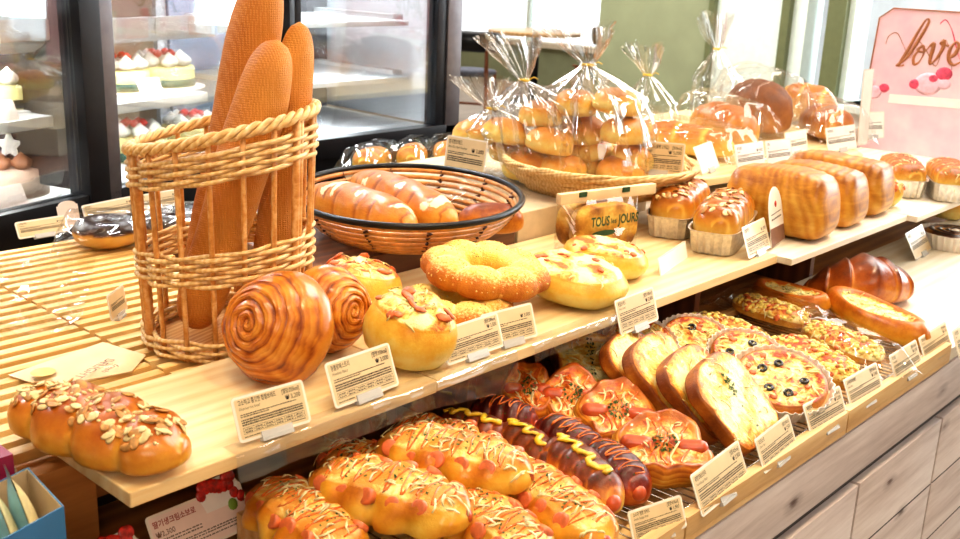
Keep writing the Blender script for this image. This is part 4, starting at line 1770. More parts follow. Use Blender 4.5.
def cafe_chair(label, loc, rz):
    t0 = thing('cafe_chair', label, 'chair', TR(loc, rz), 'café chairs at the far table')
    mb = MB()
    mb.lathe([(0, .43), (.21, .43), (.235, .45), (.23, .475), (.15, .485), (0, .487)], 32, M=Matrix.Diagonal((1, .95, 1, 1)))
    mb.build('seat', M['seat_blue'], t0)
    for sx in (-1, 1):
        for sy in (-1, 1):
            m = MB()
            top = .74 if sy > 0 else .44
            m.tube([(sx * .21, sy * .24, 0), (sx * .185, sy * .17, .44), (sx * .19, sy * .22, top)], [.014, .02, .014], 8)
            m.build('leg', M['chair_wood'], t0)
    m = MB()
    pts = [(.26 * sin(a), .02 + .24 * cos(a), .72 + .02 * cos(a)) for a in [radians(-80 + 160 * i / 16) for i in range(17)]]
    m.tube(pts, .04, 8, flat=2.2, upv=(0, 0, 1))
    m.build('backrest', M['black_metal'], t0)
    m = MB()
    m.tube([(-.2, .2, .2), (.2, .2, .2)], .011, 8)
    m.build('stretcher', M['chair_wood'], t0)
    return t0


q = P(470, 70, .47)
cafe_chair('café chair with blue-grey seat and wooden legs, left of the round table', V((q.x, q.y, 0)), radians(120))
q = tc + V((.02, -.86, 0))
q.z = 0
cafe_chair('café chair with brown legs, mostly hidden behind the tied bun bags', V((q.x, q.y, 0)), radians(-105))

# ---------------------------------------------------------------- refrigerated showcases
QC = V((PY(290, 160, 2.08).x, 2.08, 0))
HL = radians(16.3)
dL = V((-cos(HL), -sin(HL), 0))          # going left along the angled case
nL = V((-sin(HL), cos(HL), 0))           # into the case


def onL(x, y, back=0.0):
    """distance left of the corner and height of the pixel on the angled front (moved back)"""
    p = PPL(x, y, QC + nL * back, nL)
    return (p - QC).dot(dL), p.z


FL = frame(QC, -dL, nL, V((0, 0, 1)))    # local: -X goes left, +Y goes into the case
zfr = .955
sA = thing('angled_cake_showcase', 'black-framed glass cake showcase angled behind the slatted table', 'showcase', FL)
LL = (QC.x - .37) / cos(HL)
T_ = 2.0


def part_box(par, name, lo, hi, mat, bev=0, label=None):
    m = MB()
    m.box(lo, hi, bev=bev)
    return m.build(name, M[mat], par, smooth='auto' if bev else False, label=label)


u0 = -onL(75, 100)[0]
u1 = -onL(96, 100)[0]
u2 = -onL(110, 100)[0]
part_box(sA, 'plinth', (-LL, .0, 0), (-.02, .62, zfr - .07), 'black_metal')
part_box(sA, 'bottom_frame', (-LL, -.02, zfr - .07), (-.0, .02, zfr), 'black_metal', .004)
part_box(sA, 'deck', (-LL, .02, zfr - .06), (-.2, .60, zfr - .03), 'case_white')
part_box(sA, 'post', (u0, -.025, zfr - .05), (u1, .03, T_), 'black_metal', .004, 'wide black upright')
part_box(sA, 'post', (u1, -.02, zfr - .05), (u2, .03, T_), 'grey_metal', .004, 'grey upright')
part_box(sA, 'post', (-.022, -.02, zfr - .05), (-.0, .03, T_), 'black_metal', .004)
part_box(sA, 'back_panel', (-LL, .60, zfr - .07), (-.2, .62, T_), 'case_inner')
part_box(sA, 'top_panel', (-LL, -.02, T_), (-.2, .62, T_ + .06), 'black_metal')
part_box(sA, 'glass_pane', (-LL, -.003, zfr), (u0, .003, T_), 'glass')
part_box(sA, 'glass_pane', (u2, -.003, zfr), (-.022, .003, T_), 'glass')
# shelves of the right bay
zs1 = onL(170, 97, .10)[1]
part_box(sA, 'shelf', (u2 + .002, .10, zs1 - .022), (-.18, .52, zs1), 'case_white', .003)
zs2 = onL(170, 30, .08)[1]
sh2 = part_box(sA, 'shelf', (u2 + .002, .08, zs2 - .02), (-.18, .5, zs2), 'case_white', .003)
part_box(sA, 'price_rail', (u2 + .002, .074, zs2 - .02), (-.18, .08, zs2 + .03), 'case_white')
# left bay: a sloping white bin and a shelf
uB = -onL(44, 30, .06)[0]
zb = onL(20, 45, .06)[1]
mb = MB()
mb.prism([(0.06, zb), (.09, zb - .018), (.4, zb + .02), (.4, zb + .17), (.06, zb + .055)], 0, -LL - uB + .0, Matrix(((0, 0, 1, uB), (1, 0, 0, 0), (0, 1, 0, 0), (0, 0, 0, 1))))
mb.build('sloping_shelf', M['case_white'], sA, smooth=False)
uS = -onL(53, 112, .08)[0]
zA = onL(30, 122, .08)[1]
part_box(sA, 'shelf', (-LL, .08, zA - .016), (uS, .5, zA + .006), 'case_white', .003)
zA2 = onL(66, 98, .25)[1]
part_box(sA, 'shelf', (uS + .01, .22, zA2 - .02), (u0 - .005, .56, zA2), 'case_white', .003)  # mirrored shelf of this bay, built as a solid one
part_box(sA, 'divider', (uS + .0, .05, zfr), (uS + .006, .56, T_), 'black_metal')

sB = thing('empty_glass_showcase', 'black-framed glass showcase with empty white shelves, behind the oval basket', 'showcase', V((QC.x + .004, QC.y, 0)))
xr = PY(440, 100, 2.08).x - QC.x
xr2 = PY(455, 60, 2.08).x - QC.x
xg = PY(432, 60, 2.08).x - QC.x
zf2 = PY(360, 138, 2.08).z
part_box(sB, 'plinth', (.005, .0, 0), (xr2, .62, zf2 - .04), 'black_metal')
part_box(sB, 'bottom_frame', (0, -.02, zf2 - .04), (xr2, .02, zf2 + .012), 'black_metal', .004)
part_box(sB, 'deck', (.005, .02, zf2 - .03), (xr2, .60, zf2 - .01), 'case_white')
part_box(sB, 'post', (.0, -.02, zf2 - .03), (.02, .03, T_), 'black_metal', .004)
part_box(sB, 'post', (xg, -.015, zf2), (xr, .03, T_), 'black_metal', .004)
part_box(sB, 'post', (xr, -.02, zf2 - .04), (xr2, .03, T_), 'grey_metal', .004, 'grey upright')
part_box(sB, 'back_panel', (.0, .60, zf2 - .07), (xr2, .62, T_), 'case_inner')
part_box(sB, 'side_panel', (xr2 - .015, .03, zf2), (xr2, .6, T_), 'case_inner')
part_box(sB, 'top_panel', (0, -.02, T_), (xr2, .62, T_ + .06), 'black_metal')
part_box(sB, 'glass_pane', (.02, -.003, zf2), (xg, .003, T_), 'glass')
part_box(sB, 'blue_reflection', (.03, .585, zf2), (xr * .45, .598, T_), 'case_reflection')  # bluish reflection on the back wall, put in as a tinted sheet
xs = PY(407, 70, 2.18).x - QC.x
z1 = PY(360, 80, 2.18).z
part_box(sB, 'shelf', (.025, .10, z1 - .014), (xs, .50, z1), 'case_white', .003)
part_box(sB, 'shelf', (xs + .03, .16, z1 - .004), (xg, .56, z1 + .012), 'case_white', .003)  # side-mirror image of the shelf, modelled as real geometry
z2 = PY(340, 22, 2.18).z
part_box(sB, 'shelf', (.025, .10, z2 - .014), (xs, .50, z2), 'case_white', .003)
part_box(sB, 'shelf', (xs + .03, .16, z2 - .004), (xg, .56, z2 + .012), 'case_white', .003)  # upper shelf's mirror image, modelled the same way
part_box(sB, 'shelf_bracket', (xs - .03, .52, zf2), (xs + .05, .56, T_), 'grey_metal')

# cakes standing in the cases
def inL(x, y, back, z):
    """where the angled case shows pixel x at level z, 'back' behind the glass"""
    u = -onL(x, y, back)[0]
    return FL @ V((u, back, z))


G1 = 'cakes in the glass showcase'
cream_cake('lemon cream cake with a dark green band, beside the black upright', TR(inL(122, 90, .24, zs1 + .0006)), .062, .05, 1, group=G1)
cream_cake('double-width lemon cream cake with berries, centre of the right bay shelf', TR(inL(163, 85, .24, zs1 + .0006)), .075, .05, 2, group=G1, berries=4)
cream_cake('pale cream cake on the left bay shelf, cut off by the photo edge', TR(inL(5, 95, .22, zA + .0066)), .062, .05, 3, band='dark', berries=0, group=G1)
cream_cake('mirror image of a cream cake with dark band, built solid behind the thin divider, left bay', TR(inL(66, 85, .36, zA2 + .0006)), .055, .05, 4, band='dark', berries=0, group=G1)  # reflection in the side mirror, modelled as a solid cake
zdk = zfr - .0295
choc_cake('chocolate cake with a large white star, lower left bay', TR(inL(12, 175, .20, zdk)), .07, .06, 1, G1)
choc_cake('mirror image of a chocolate star cake, built solid beside the black upright', TR(inL(76, 160, .34, zdk)), .058, .06, 2, G1)  # side-mirror reflection, also modelled as a solid cake
cream_cake('yellow fruit cake on the case floor behind the basket rim', TR(inL(135, 150, .28, zdk)), .075, .06, 5, group=G1, berries=5)
cream_cake('fruit-topped cake on the case floor beside the baguettes', TR(inL(192, 140, .28, zdk)), .075, .06, 6, group=G1, berries=5)


def small_label(label, x, y, back, z, w, h, inside=True, card='card_white', group='labels in the glass showcase', tilt=25):
    p = inL(x, y, back, z)
    up = V((0, 0, 1)) * cos(radians(tilt)) + nL * sin(radians(tilt))
    nn = -nL * cos(radians(tilt)) + V((0, 0, 1)) * sin(radians(tilt))
    F = frame(p, -dL, up, nn)
    mb = MB()
    mb.prism([(a - w / 2, b) for a, b in rrect(w, h, .003)], 0, .001)
    t0 = thing('shelf_label', label, 'label', F, group)
    mb.build('card', M[card], t0, smooth=False)
    k = MB()
    rnd = random.Random(int(x))
    for j in range(3):
        dashes(k, -w * .4, w * .36 - .1 * w * j, h * (.7 - .24 * j), h * .1, rnd)
    k.build('print', M['ink_grey'], t0, smooth=False)
    return t0


small_label('small cream label in front of the wide berry cake', 154, 95, .115, zs1, .07, .045, card='card_pink')
small_label('cream label in front of the star cake, lower left', 10, 195, .07, zdk, .09, .055, card='card_pink')
small_label('small label below the pale cake, left bay shelf', 8, 110, .085, zA + .006, .05, .04, card='card_pink')
for i, (x, lb) in enumerate(((112, 'label at the left end of the upper price rail'), (135, 'second label from the left on the upper price rail'), (168, 'middle label on the upper price rail'), (200, 'fourth label on the upper price rail'), (228, 'label on the upper price rail nearest the baguettes'))):
    small_label(lb, x, 30, .072, zs2 - .012, .075, .04, card='card_pink' if i % 2 else 'card_white', tilt=0)
for x, lb in ((12, 'left label on the sloping white bin'), (34, 'right label on the sloping white bin')):
    small_label(lb, x, 35, .055, zb + .006, .07, .04, card='card_pink', tilt=0)

# ---------------------------------------------------------------- the display counter
YF, ZR = .515, .835
cab = thing('display_counter', 'whitewashed wooden display counter with doors under the bread trays', 'counter', V((0, 0, 0)))
part_box(cab, 'carcass', (-.6, YF + .03, .02), (3.4, 1.70, .785), 'gap')
part_box(cab, 'top_rail', (-.6, YF, .712), (3.4, YF + .03, .795), 'washed', .001)
part_box(cab, 'groove', (-.6, YF + .012, .690), (3.4, YF + .03, .712), 'washed_dark')
sm = [PY(861, 474, YF).x, PY(945, 406, YF).x]
wd = sm[1] - sm[0]
for k in range(-4, 5):
    a = sm[0] + k * wd
    if a > 3.3:
        continue
    part_box(cab, 'door', (a + .004, YF, .06), (min(a + wd, 3.4) - .004, YF + .022, .688), 'washed', .001)
    m = MB()
    for j in range(1, 5):
        z = .06 + .628 * j / 5
        m.box((a + .004, YF - .0008, z), (min(a + wd, 3.4) - .004, YF + .001, z + .002))
    m.build('plank_joint', M['washed_dark'], cab, smooth=False)
part_box(cab, 'worktop', (-.6, YF + .005, .785), (3.4, 1.70, .8), 'brown_wood')
# upper tier behind, with the dark recess and its dividers
YT, ZU = .93, .934
tier = thing('upper_tier', 'brown wooden tier that carries the upper shelf boards', 'shelf unit', V((0, 0, 0)))
part_box(tier, 'front_panel', (-.6, YT, .801), (.46, YT + .02, .918), 'brown_wood')
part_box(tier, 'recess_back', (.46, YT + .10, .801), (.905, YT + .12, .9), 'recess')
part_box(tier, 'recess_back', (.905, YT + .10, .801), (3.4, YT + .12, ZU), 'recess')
part_box(tier, 'platform', (.905, YT + .12, .901), (3.4, 1.70, ZU), 'dark_wood')
part_box(tier, 'platform', (-.6, YT + .02, .86), (.90, 1.70, .9005), 'brown_wood')
for x, y in ((394, 430), (475, 380), (605, 340), (700, 300), (815, 262)):
    xx = PY(x, y, .87).x
    part_box(tier, 'divider', (xx - .008, .875, .801), (xx + .008, YT + .10, ZU - .0005), 'divider')

# slatted table tops
def slat_deck(label, x0, x1, y0, y1, z, pitch, off):
    t0 = thing('slatted_tray', label, 'tray', V((0, 0, 0)), 'slatted wooden trays')
    m = MB()
    y = y0 + off
    while y + pitch * .55 < y1:
        m.box((x0, y, z - .012), (x1, y + pitch * .54, z), bev=.0015)
        y += pitch
    m.build('slats', M['pine_slat'], t0, smooth='auto')
    for xx in (x0 + .03, (x0 + x1) / 2, x1 - .045):
        part_box(t0, 'batten', (xx, y0, z - .028), (xx + .015, y1, z - .0122), 'pine_slat')
    return t0


xsplit = P(88, 331, .93).x
slat_deck('slatted pine tray on the far left, below the flat clear film', -.35, xsplit - .002, YT + .035, 1.70, .93, .030, 0)
slat_deck('slatted pine tray carrying the tall wicker basket', xsplit + .002, .90, 1.022, 1.70, .93, .030, .014)

# upper shelf boards
def board(name, label, poly, z0, z1, mat, bev=.0015, group=None):
    m = MB()
    m.prism(poly, z0, z1)
    bm = bmesh.new()
    o = m.build(name, M[mat], smooth=False)
    bm.free()
    md = o.modifiers.new('edge', 'BEVEL')
    md.width = bev
    md.segments = 2
    return tag(o, label, 'shelf board', group)


GB = 'upper shelf boards'
ZB = .95
xj = P(437, 380, ZB).x
x3 = P(783, 256, ZB).x
x4 = P(903, 213, ZB).x
board('pine_shelf_board', 'pale pine shelf board under the almond braid and swirl pastry', [(.419, .785), (xj - .001, .785), (xj - .001, 1.004), (.419, 1.004)], ZU + .0005, ZB, 'pine', group=GB)
board('pine_shelf_board', 'long pine shelf board under the ring bread and foil pans', [(xj + .001, .787), (x3 + .0, .787), (x3 + .0, 1.13), (xj + .001, 1.13)], ZU + .0005, ZB, 'pine', group=GB)
board('white_shelf_board', 'white shelf board under the three laminated loaves', [(x3 + .004, .762), (x4, .762), (x4, 1.2), (x3 + .004, 1.2)], ZU + .0005, ZB - .003, 'pale_board', group=GB)
board('white_shelf_board', 'pale shelf board under the foil pan breads at far right', [(x4 + .004, .742), (3.3, .742), (3.3, 1.2), (x4 + .004, 1.2)], ZU + .0005, ZB - .003, 'pale_board', group=GB)
# risers at the back
part = board('dark_wood_riser', 'dark stained wooden riser under the oval basket', [(.90, 1.132), (1.35, 1.132), (1.35, 1.50), (.94, 1.50)], ZU + .0005, .985, 'dark_wood', .002)
part['category'] = 'riser'
part = board('kraft_riser_block', 'grey-brown block under the straw basket of buns', [(1.36, 1.135), (1.76, 1.135), (1.76, 1.60), (1.36, 1.60)], ZU + .0005, 1.0, 'box_kraft', .002)
part['category'] = 'riser'
a, b, c_ = P(640, 190, 1.006), P(700, 180, 1.006), P(872, 152, 1.006)
poly = [(b.x - .02, b.y + .05), (b.x, b.y + .012), (b.x + .03, b.y), (c_.x - .05, c_.y), (c_.x + .02, c_.y + .05), (c_.x + .26, 1.25), (c_.x + .26, 1.69), (b.x - .02, 1.69)]
part = board('raised_wood_board', 'raised pale wooden board under the bagged loaves at the back', poly, .988, 1.006, 'pine', .004)
for xx, yy in ((b.x + .06, b.y + .1), (c_.x - .1, c_.y + .12), (b.x + .2, 1.5)):
    o = slab_obj('board_support', (xx, yy, ZB if yy < 1.2 else ZU + .0005), (xx + .06, yy + .05, .9875), 'pine', kind=False)
    tag(o, 'short pine block holding up the raised board', 'support block', 'blocks under the raised board')

# lower trays
def low_tray(label, x0, x1, slats=False):
    t0 = thing('bread_tray', label, 'tray', V((0, 0, 0)), 'wooden bread trays on the counter')
    y0, y1 = YF - .002, .862
    part_box(t0, 'base', (x0, y0, .801), (x1, y1, .8075), 'tray_wood')
    part_box(t0, 'front_rim', (x0, y0, .8075), (x1, y0 + .014, ZR), 'tray_wood', .001)
    part_box(t0, 'back_rim', (x0, y1 - .012, .8075), (x1, y1, ZR), 'tray_wood', .001)
    for xx in (x0, x1 - .01):
        part_box(t0, 'end_rim', (xx, y0 + .014, .8075), (xx + .01, y1 - .012, ZR - .006), 'tray_wood', .001)
    if slats:
        m = MB()
        y = y0 + .03
        while y < y1 - .04:
            m.box((x0 + .011, y, .8076), (x1 - .011, y + .02, .822))
            y += .034
        m.build('slats', M['pine_slat'], t0, smooth=False)
    return t0


def wire_rack(label, x0, x1):
    t0 = thing('wire_rack', label, 'cooling rack', V((0, 0, 0)), 'wire racks in the bread trays')
    m = MB()
    y0, y1 = YF + .02, .842
    for y in (y0, (y0 + y1) / 2, y1):
        m.tube([(x0, y, .8262), (x1, y, .8262)], .0016, 6)
    m.tube([(x0, y0, .8262), (x0, y1, .8262)], .0016, 6)
    m.tube([(x1, y0, .8262), (x1, y1, .8262)], .0016, 6)
    m.build('rack_frame', M['wire'], t0)
    m = MB()
    x = x0 + .012
    while x < x1:
        m.tube([(x, y0, .829), (x, y1, .829)], .0011, 5)
        x += .014
    m.build('rack_wires', M['wire'], t0)
    for xx in (x0 + .01, x1 - .01):
        for yy in (y0, y1):
            k = MB()
            k.tube([(xx, yy, .8265), (xx, yy, .809)], .0014, 6)
            k.build('rack_foot', M['wire'], t0)
    return t0


t1e = P(687, 519, ZR).x
t2e = PY(846, 424, YF).x
t3e = PY(945, 346, YF).x + .03
t1s = P(240, 515, ZR).x
low_tray('bread tray of the sausage buns, left end of the row', t1s, t1e - .002, True)
low_tray('bread tray of the cheese toasts, middle of the row', t1e + .002, t2e - .002)
low_tray('bread tray of the bagged pizza breads, right end of the row', t2e + .002, t3e)
wire_rack('wire rack under the sausage buns and rolls', t1s + .015, t1e - .016)
wire_rack('wire rack under the cheese toasts and pastries', t1e + .016, t2e - .016)
wire_rack('wire rack under the bagged pizza breads', t2e + .016, t3e - .016)
ZT = .8302
o = slab_obj('bleached_counter_board', (t3e + .003, YF + .0, .801), (3.35, .873, .8235), 'pale_board', kind=False)
tag(o, 'bleached board under the croissant and cinnamon swirl', 'board')
ZP = .8237
# ================================================================ the goods
HD = ZT
# ---- lower tray: sausage buns
GSB = 'sausage cheese buns in the left tray'
for i, (pa, pb, dz, L_, W_, lb) in enumerate((
        ((380, 456), (536, 490), .022, None, .085, 'long sausage cheese bun lying highest, right of the front row'),
        ((316, 488), (474, 531), .012, None, .088, 'big sausage cheese bun in the middle of the front row'),
        ((282, 494), (362, 552), 0, .18, .085, 'sausage cheese bun at the left end of the tray'),
        ((497, 464), (604, 540), 0, .19, .08, 'sausage cheese bun running under the glazed mustard rolls'),
        ((446, 500), (520, 548), 0, .17, .08, 'sausage cheese bun at the bottom edge, between two longer buns'),
        ((345, 463), (430, 492), -.0, .15, .08, 'sausage cheese bun peeking out behind the front row, left of the highest bun'),
        ((412, 434), (495, 455), 0, .14, .075, 'sausage cheese bun at the back rim, behind the highest bun'))):
    c, rz, L = seg(pa, pb, HD + dz, .022)
    sausage_bun(lb, TR(c + V((0, 0, .004)), rz, radians(6)), L_ or L, W_, .048, seed=i + 2, n=5, group=GSB)

# ---- glazed rolls
GR = 'glazed sausage rolls'
for i, (pa, pb, dz, L_, sc, lb) in enumerate((
        ((446, 428), (520, 450), .0, None, 'mustard', 'dark glazed sausage roll with mustard, at the back left'),
        ((500, 434), (560, 482), .002, None, 'mustard', 'dark glazed sausage roll with mustard, middle of three'),
        ((544, 448), (608, 506), .006, None, 'mustard', 'dark glazed sausage roll with thick mustard, nearest the price sign'),
        ((478, 415), (545, 432), .0, None, 'ketchup', 'red glazed roll with parsley, at the back rim'),
        ((534, 428), (592, 462), .0, None, 'ketchup', 'red glazed roll between the mustard rolls'),
        ((584, 446), (632, 490), .0, None, 'ketchup', 'red glazed roll at the right of the mustard rolls'))):
    c, rz, L = seg(pa, pb, HD + dz, .022)
    sausage_roll(lb, TR(c, rz), L_ or L, .060, .05, seed=i + 3, sauce=sc, group=GR)

# ---- sausage pastries
GP = 'sausage pastries in the middle tray'
for i, (pa, pb, dz, lb) in enumerate((
        ((502, 407), (560, 409), 0, 'sausage pastry farthest back, partly hidden by its neighbour'),
        ((534, 412), (605, 417), .0, 'sausage pastry second from the back'),
        ((564, 424), (650, 432), .0, 'sausage pastry second from the front'),
        ((600, 455), (702, 466), .0, 'sausage pastry nearest the price signs, with two sausage ends showing'))):
    c, rz, L = seg(pa, pb, HD + dz, .018)
    sausage_pastry(lb, TR(c + V((0, 0, .017)), rz, radians(17)), L, .122, .036, seed=i + 5, group=GP)

# ---- cheese toasts: leaning slices, foot edge on the rack
GT = 'cheese toast slices in the middle tray'


def place_toast(bl, br, tl, zf, W_, L_, tilt, seed, label, herb=True):
    F, w, h = sign_frame(bl, br, tl, zf, tilt)
    o = F @ Matrix.Translation((w / 2, L_ / 2, -.0))
    toast_slice(label, o, W_, L_, .026, seed, herb, GT)


def toast_at(bx, by, heading, W_, L_, tilt, seed, label, herb=True, dz=0.0):
    B = P(bx, by, HD + dz)
    ux = V((cos(heading), sin(heading), 0))
    nf = V((ux.y, -ux.x, 0))
    ti = radians(tilt)
    up = V((0, 0, cos(ti))) - nf * sin(ti)
    nn = nf * cos(ti) + V((0, 0, sin(ti)))
    F = frame(B + V((0, 0, .001)), ux, up, nn)
    toast_slice(label, F @ Matrix.Translation((0, L_ / 2, -.026)), W_, L_, .026, seed, herb, GT)


for bl_, br_, tl_, W_, L_, tl, sd, lb, hb in (
        ((746, 462), (787, 416), (693, 384), .150, .128, 46, 1, 'cheese toast with a line of parsley, frontmost slice', True),
        ((714, 450), (755, 406), (664, 376), .142, .126, 46, 2, 'cheese toast directly behind the parsley slice', False),
        ((680, 436), (721, 393), (634, 362), .140, .130, 46, 3, 'tall cheese toast in the middle of the leaning stack', False),
        ((646, 420), (688, 378), (606, 366), .130, .114, 46, 4, 'fourth cheese toast of the leaning stack, left of the tall one', False)):
    F, w, h = sign_frame(bl_, br_, tl_, HD + .016, tl)
    toast_slice(lb, F @ Matrix.Translation((w / 2, L_ / 2, -.020)), W_, L_, .020, sd, hb, GT)
c = P(588, 378, HD)
toast_slice('cheese toast lying apart at the back rim', TR(c + V((0, 0, .012)), radians(-40), radians(18)), .105, .12, .026, 8, True, GT)

# ---- olive pizzas in paper cups
GZ = 'olive pizza breads in white paper cups'
for i, (x, y, z, rx, D_, lb) in enumerate((
        (778, 392, HD + .0245, 19, .135, 'olive pizza bread in paper cup, biggest, in front beside the parsley toast'),
        (646, 354, HD + .022, 22, .11, 'olive pizza bread at the left end of the pizza row'),
        (692, 354, HD + .024, 22, .11, 'olive pizza bread second from the left, behind the leaning toasts'),
        (736, 364, HD + .024, 20, .11, 'olive pizza bread mostly hidden behind the front toast'))):
    p = P(x, y, z)
    F = Matrix.Translation(p) @ Matrix.Rotation(YAW - pi / 2, 4, 'Z') @ Matrix.Rotation(radians(rx), 4, 'X')
    pizza(lb, F, D_, seed=i + 1, group=GZ, nol=5 if i == 0 else 3)

# ---- corn-cheese breads, bagged pizza breads, boats, croissant, cinnamon swirl
GC = 'corn cheese breads'
for i, (pa, pb, lb) in enumerate((((694, 322), (776, 352), 'corn cheese bread at the back, left of the other'), ((766, 340), (846, 378), 'corn cheese bread in front, beside the big pizza bread'))):
    c, rz, L = seg(pa, pb, HD, .022)
    streusel_bread(lb, TR(c, rz), L, .082, .046, i + 1, GC)
GB_ = 'bagged pizza breads'
for i, (pa, pb, lb) in enumerate((((736, 300), (808, 324), 'flat pizza bread inside the rear clear bag'), ((800, 322), (888, 366), 'flat pizza bread inside the front clear bag'))):
    c, rz, L = seg(pa, pb, HD + .004, .012)
    Lb = min(L, .17)
    t = streusel_bread(lb, TR(c, rz), Lb, .075, .030, i + 7, GB_)
    t.name = 'flat_pizza_bread'
    pillow_bag('clear bag around the ' + ('rear' if i == 0 else 'front') + ' flat pizza bread', TR(V((c.x, c.y, HD)), rz), Lb * 1.06, .098, .046, i + 1, 'clear bags of the pizza breads', tail=.035)
GO = 'cheese boat breads'
c, rz, L = seg((816, 291), (918, 340), HD, .022)
boat_bread('long cheese boat bread beside the front clear bag', TR(c, rz), min(L, .235), .092, .042, 1, GO)
c, rz, L = seg((766, 291), (838, 310), HD, .022)
boat_bread('cheese boat bread at the back rim, under the white shelf', TR(c, rz), min(L, .2), .085, .04, 2, GO)
c, rz, L = seg((808, 290), (918, 291), ZP, .03)
croissant('large glossy croissant on the bleached board', TR(c + V((.0, -.0, 0)), rz + pi), .24, 1)
p = P(952, 246, ZP)
cs = thing('cinnamon_swirl', 'iced chocolate swirl roll in a white fluted paper cup at the right edge', 'pastry', Matrix.Translation(p))
R_ = .075
cu = MB()
cu.lathe([(0, 0), (R_ * .9, 0), (R_ * .97, .015), (R_ * 1.05, .036), (R_ * 1.03, .036), (R_ * .95, .015), (R_ * .88, .003), (0, .003)], 120, mod=lambda a, k: 1 + (.016 * (1 if sin(a * 36) > 0 else -1) if 0 < k < 7 else 0))
cu.build('paper_cup', M['paper_cup'], cs, smooth='auto')
mb = MB()
slab(mb, [(0, .1), (.85, .1), (.95, .3), (.97, .7), (.9, .95), (.8, 1.03)] + [(.8 - .04 * k, 1.05) for k in range(1, 20)] + [(0, 1.05)], lambda a: R_ * .96, 64,
     lambda x, y, z, rf, k, a: .032 * z + (.005 * (1 - (2 * ((rf * 4 - a / (2 * pi)) % 1) - 1) ** 2) if k > 4 else 0) + .002,
     lambda x, y, z, rf, k, a: (.25 + (.75 * sst(.35, .2, abs(((rf * 4 - a / (2 * pi)) % 1) - .5)) if k > 4 else .2), 0, (sst(.2, .5, nz(x, y, 0, 40, 3)) if k > 4 else 0)))
mb.build('swirl', M['choc_donut'], cs)
p = P(955, 222, ZP)
bun('round_roll', 'plain brown roll behind the chocolate swirl at the right edge', 'bread roll', TR(p + V((.03, .03, 0))), .09, .06, 'bun', seed=4)

# ---- upper boards: almond braid
zb_ = ZB + .0005
c, rz, L = seg((20, 400), (186, 458), zb_, .022)
rnd = random.Random(5)
L *= .93
ab = thing('almond_braid', 'long glazed braided bread topped with flaked almonds on the board corner', 'bread', TR(c, rz))


def br_disp(t, a):
    return 1 + .26 * (abs(sin(pi * 1.85 * (t + .1) + .95 * cos(a))) ** .5 - .72)


mb = MB()
mb.blob(loaf_fn(L * 1.02, .092, .052, 3.2, 2.0, .42, disp=br_disp, seed=3, amp=.06,
                mask=lambda t, a, z: (.22 + .5 * sst(.15, 1, z) - .22 * sst(.4, .0, abs(sin(pi * 1.85 * (t + .1) + .95 * cos(a)))), 0, 0)), 40, 70)
mb.build('bread', M['almond_bread'], ab)
almonds(ab, scatter(mb, 88, lambda c, nr: c.z > .036 and abs(c.y + .004) < .03 and abs(c.x) < L * .44, rnd), rnd, .0072)
chunks(ab, scatter(mb, 120, lambda c, nr: c.z > .036 and abs(c.y) < .03 and abs(c.x) < L * .45, rnd), rnd, 'almond', .0028, 'almond_crumbs', .5)

# ---- swirl pastries
fw = V((cos(YAW), sin(YAW), 0))
rt = V((sin(YAW), -cos(YAW), 0))


def danish_at(label, x, y, depth_off, D_, T__, yawd, pitchd, seed, group):
    # pastry tipped on its edge: face towards the camera side
    base = P(x, y, zb_)
    ax = (-fw * cos(radians(yawd)) - rt * sin(radians(yawd))) * cos(radians(pitchd)) + V((0, 0, 1)) * sin(radians(pitchd))
    x_ = V((0, 0, 1)).cross(ax).normalized()
    y_ = ax.cross(x_)
    c = base + V((0, 0, D_ / 2 * cos(radians(pitchd)) + .003)) + fw * depth_off
    danish_swirl(label, frame(c - ax * T__ * .45, x_, y_, ax), D_, T__, seed, group)


danish_at('large rolled swirl pastry standing on edge, facing front-left', 271, 385, .02, .128, .09, 28, 22, 1, 'swirl pastries')
danish_at('swirl pastry half hidden behind the large one', 334, 362, .03, .105, .075, -50, 10, 2, 'swirl pastries')

# ---- cheese topped round buns
GU = 'cheese topped round buns'
p = P(397, 362, zb_)
cheese_round('cheese topped round bun in front, beside the second price sign', TR(p + V((0, 0, .012)), .4, radians(18)), .112, .070, 2, GU, ham=11, fillR=.9, hs=.0095)
p = P(367, 318, zb_)
cheese_round('cheese topped round bun behind, next to the tall basket', TR(p + V((0, 0, .008)), 1.4, radians(12)), .112, .064, 3, GU, ham=11, fillR=.9, hs=.0095)

# ---- ring breads
p = P(487, 303, ZB)
GRB = 'crumb coated ring breads'
lower = P(450, 316, zb_)
ring_bread('crumb_ring_bread', 'crumb coated ring bread underneath, left of the whole ring', TR(lower), .05, .026, 4, GRB)
ring_bread('crumb_ring_bread', 'whole golden crumb coated ring bread lying on top', TR(P(487, 294, ZB + .022), .3, radians(6)), .058, .0285, 2, GRB)
GH = 'ham topped round breads'
p = P(561, 297, zb_)
cheese_round('ham topped round bread, front one of the wrapped pair', TR(p + V((0, 0, .008)), .2, radians(8)), .155, .048, 6, GH, ham=8, herb=False, name='ham_round_bread', fillR=.86, nsh=8, hs=.0065)
p = P(600, 286, zb_)
cheese_round('ham topped round bread behind, partly hidden', TR(p + V((.04, .03, .008)), .7, radians(8)), .135, .044, 7, GH, ham=7, herb=False, name='ham_round_bread', fillR=.86, nsh=8, hs=.0065)

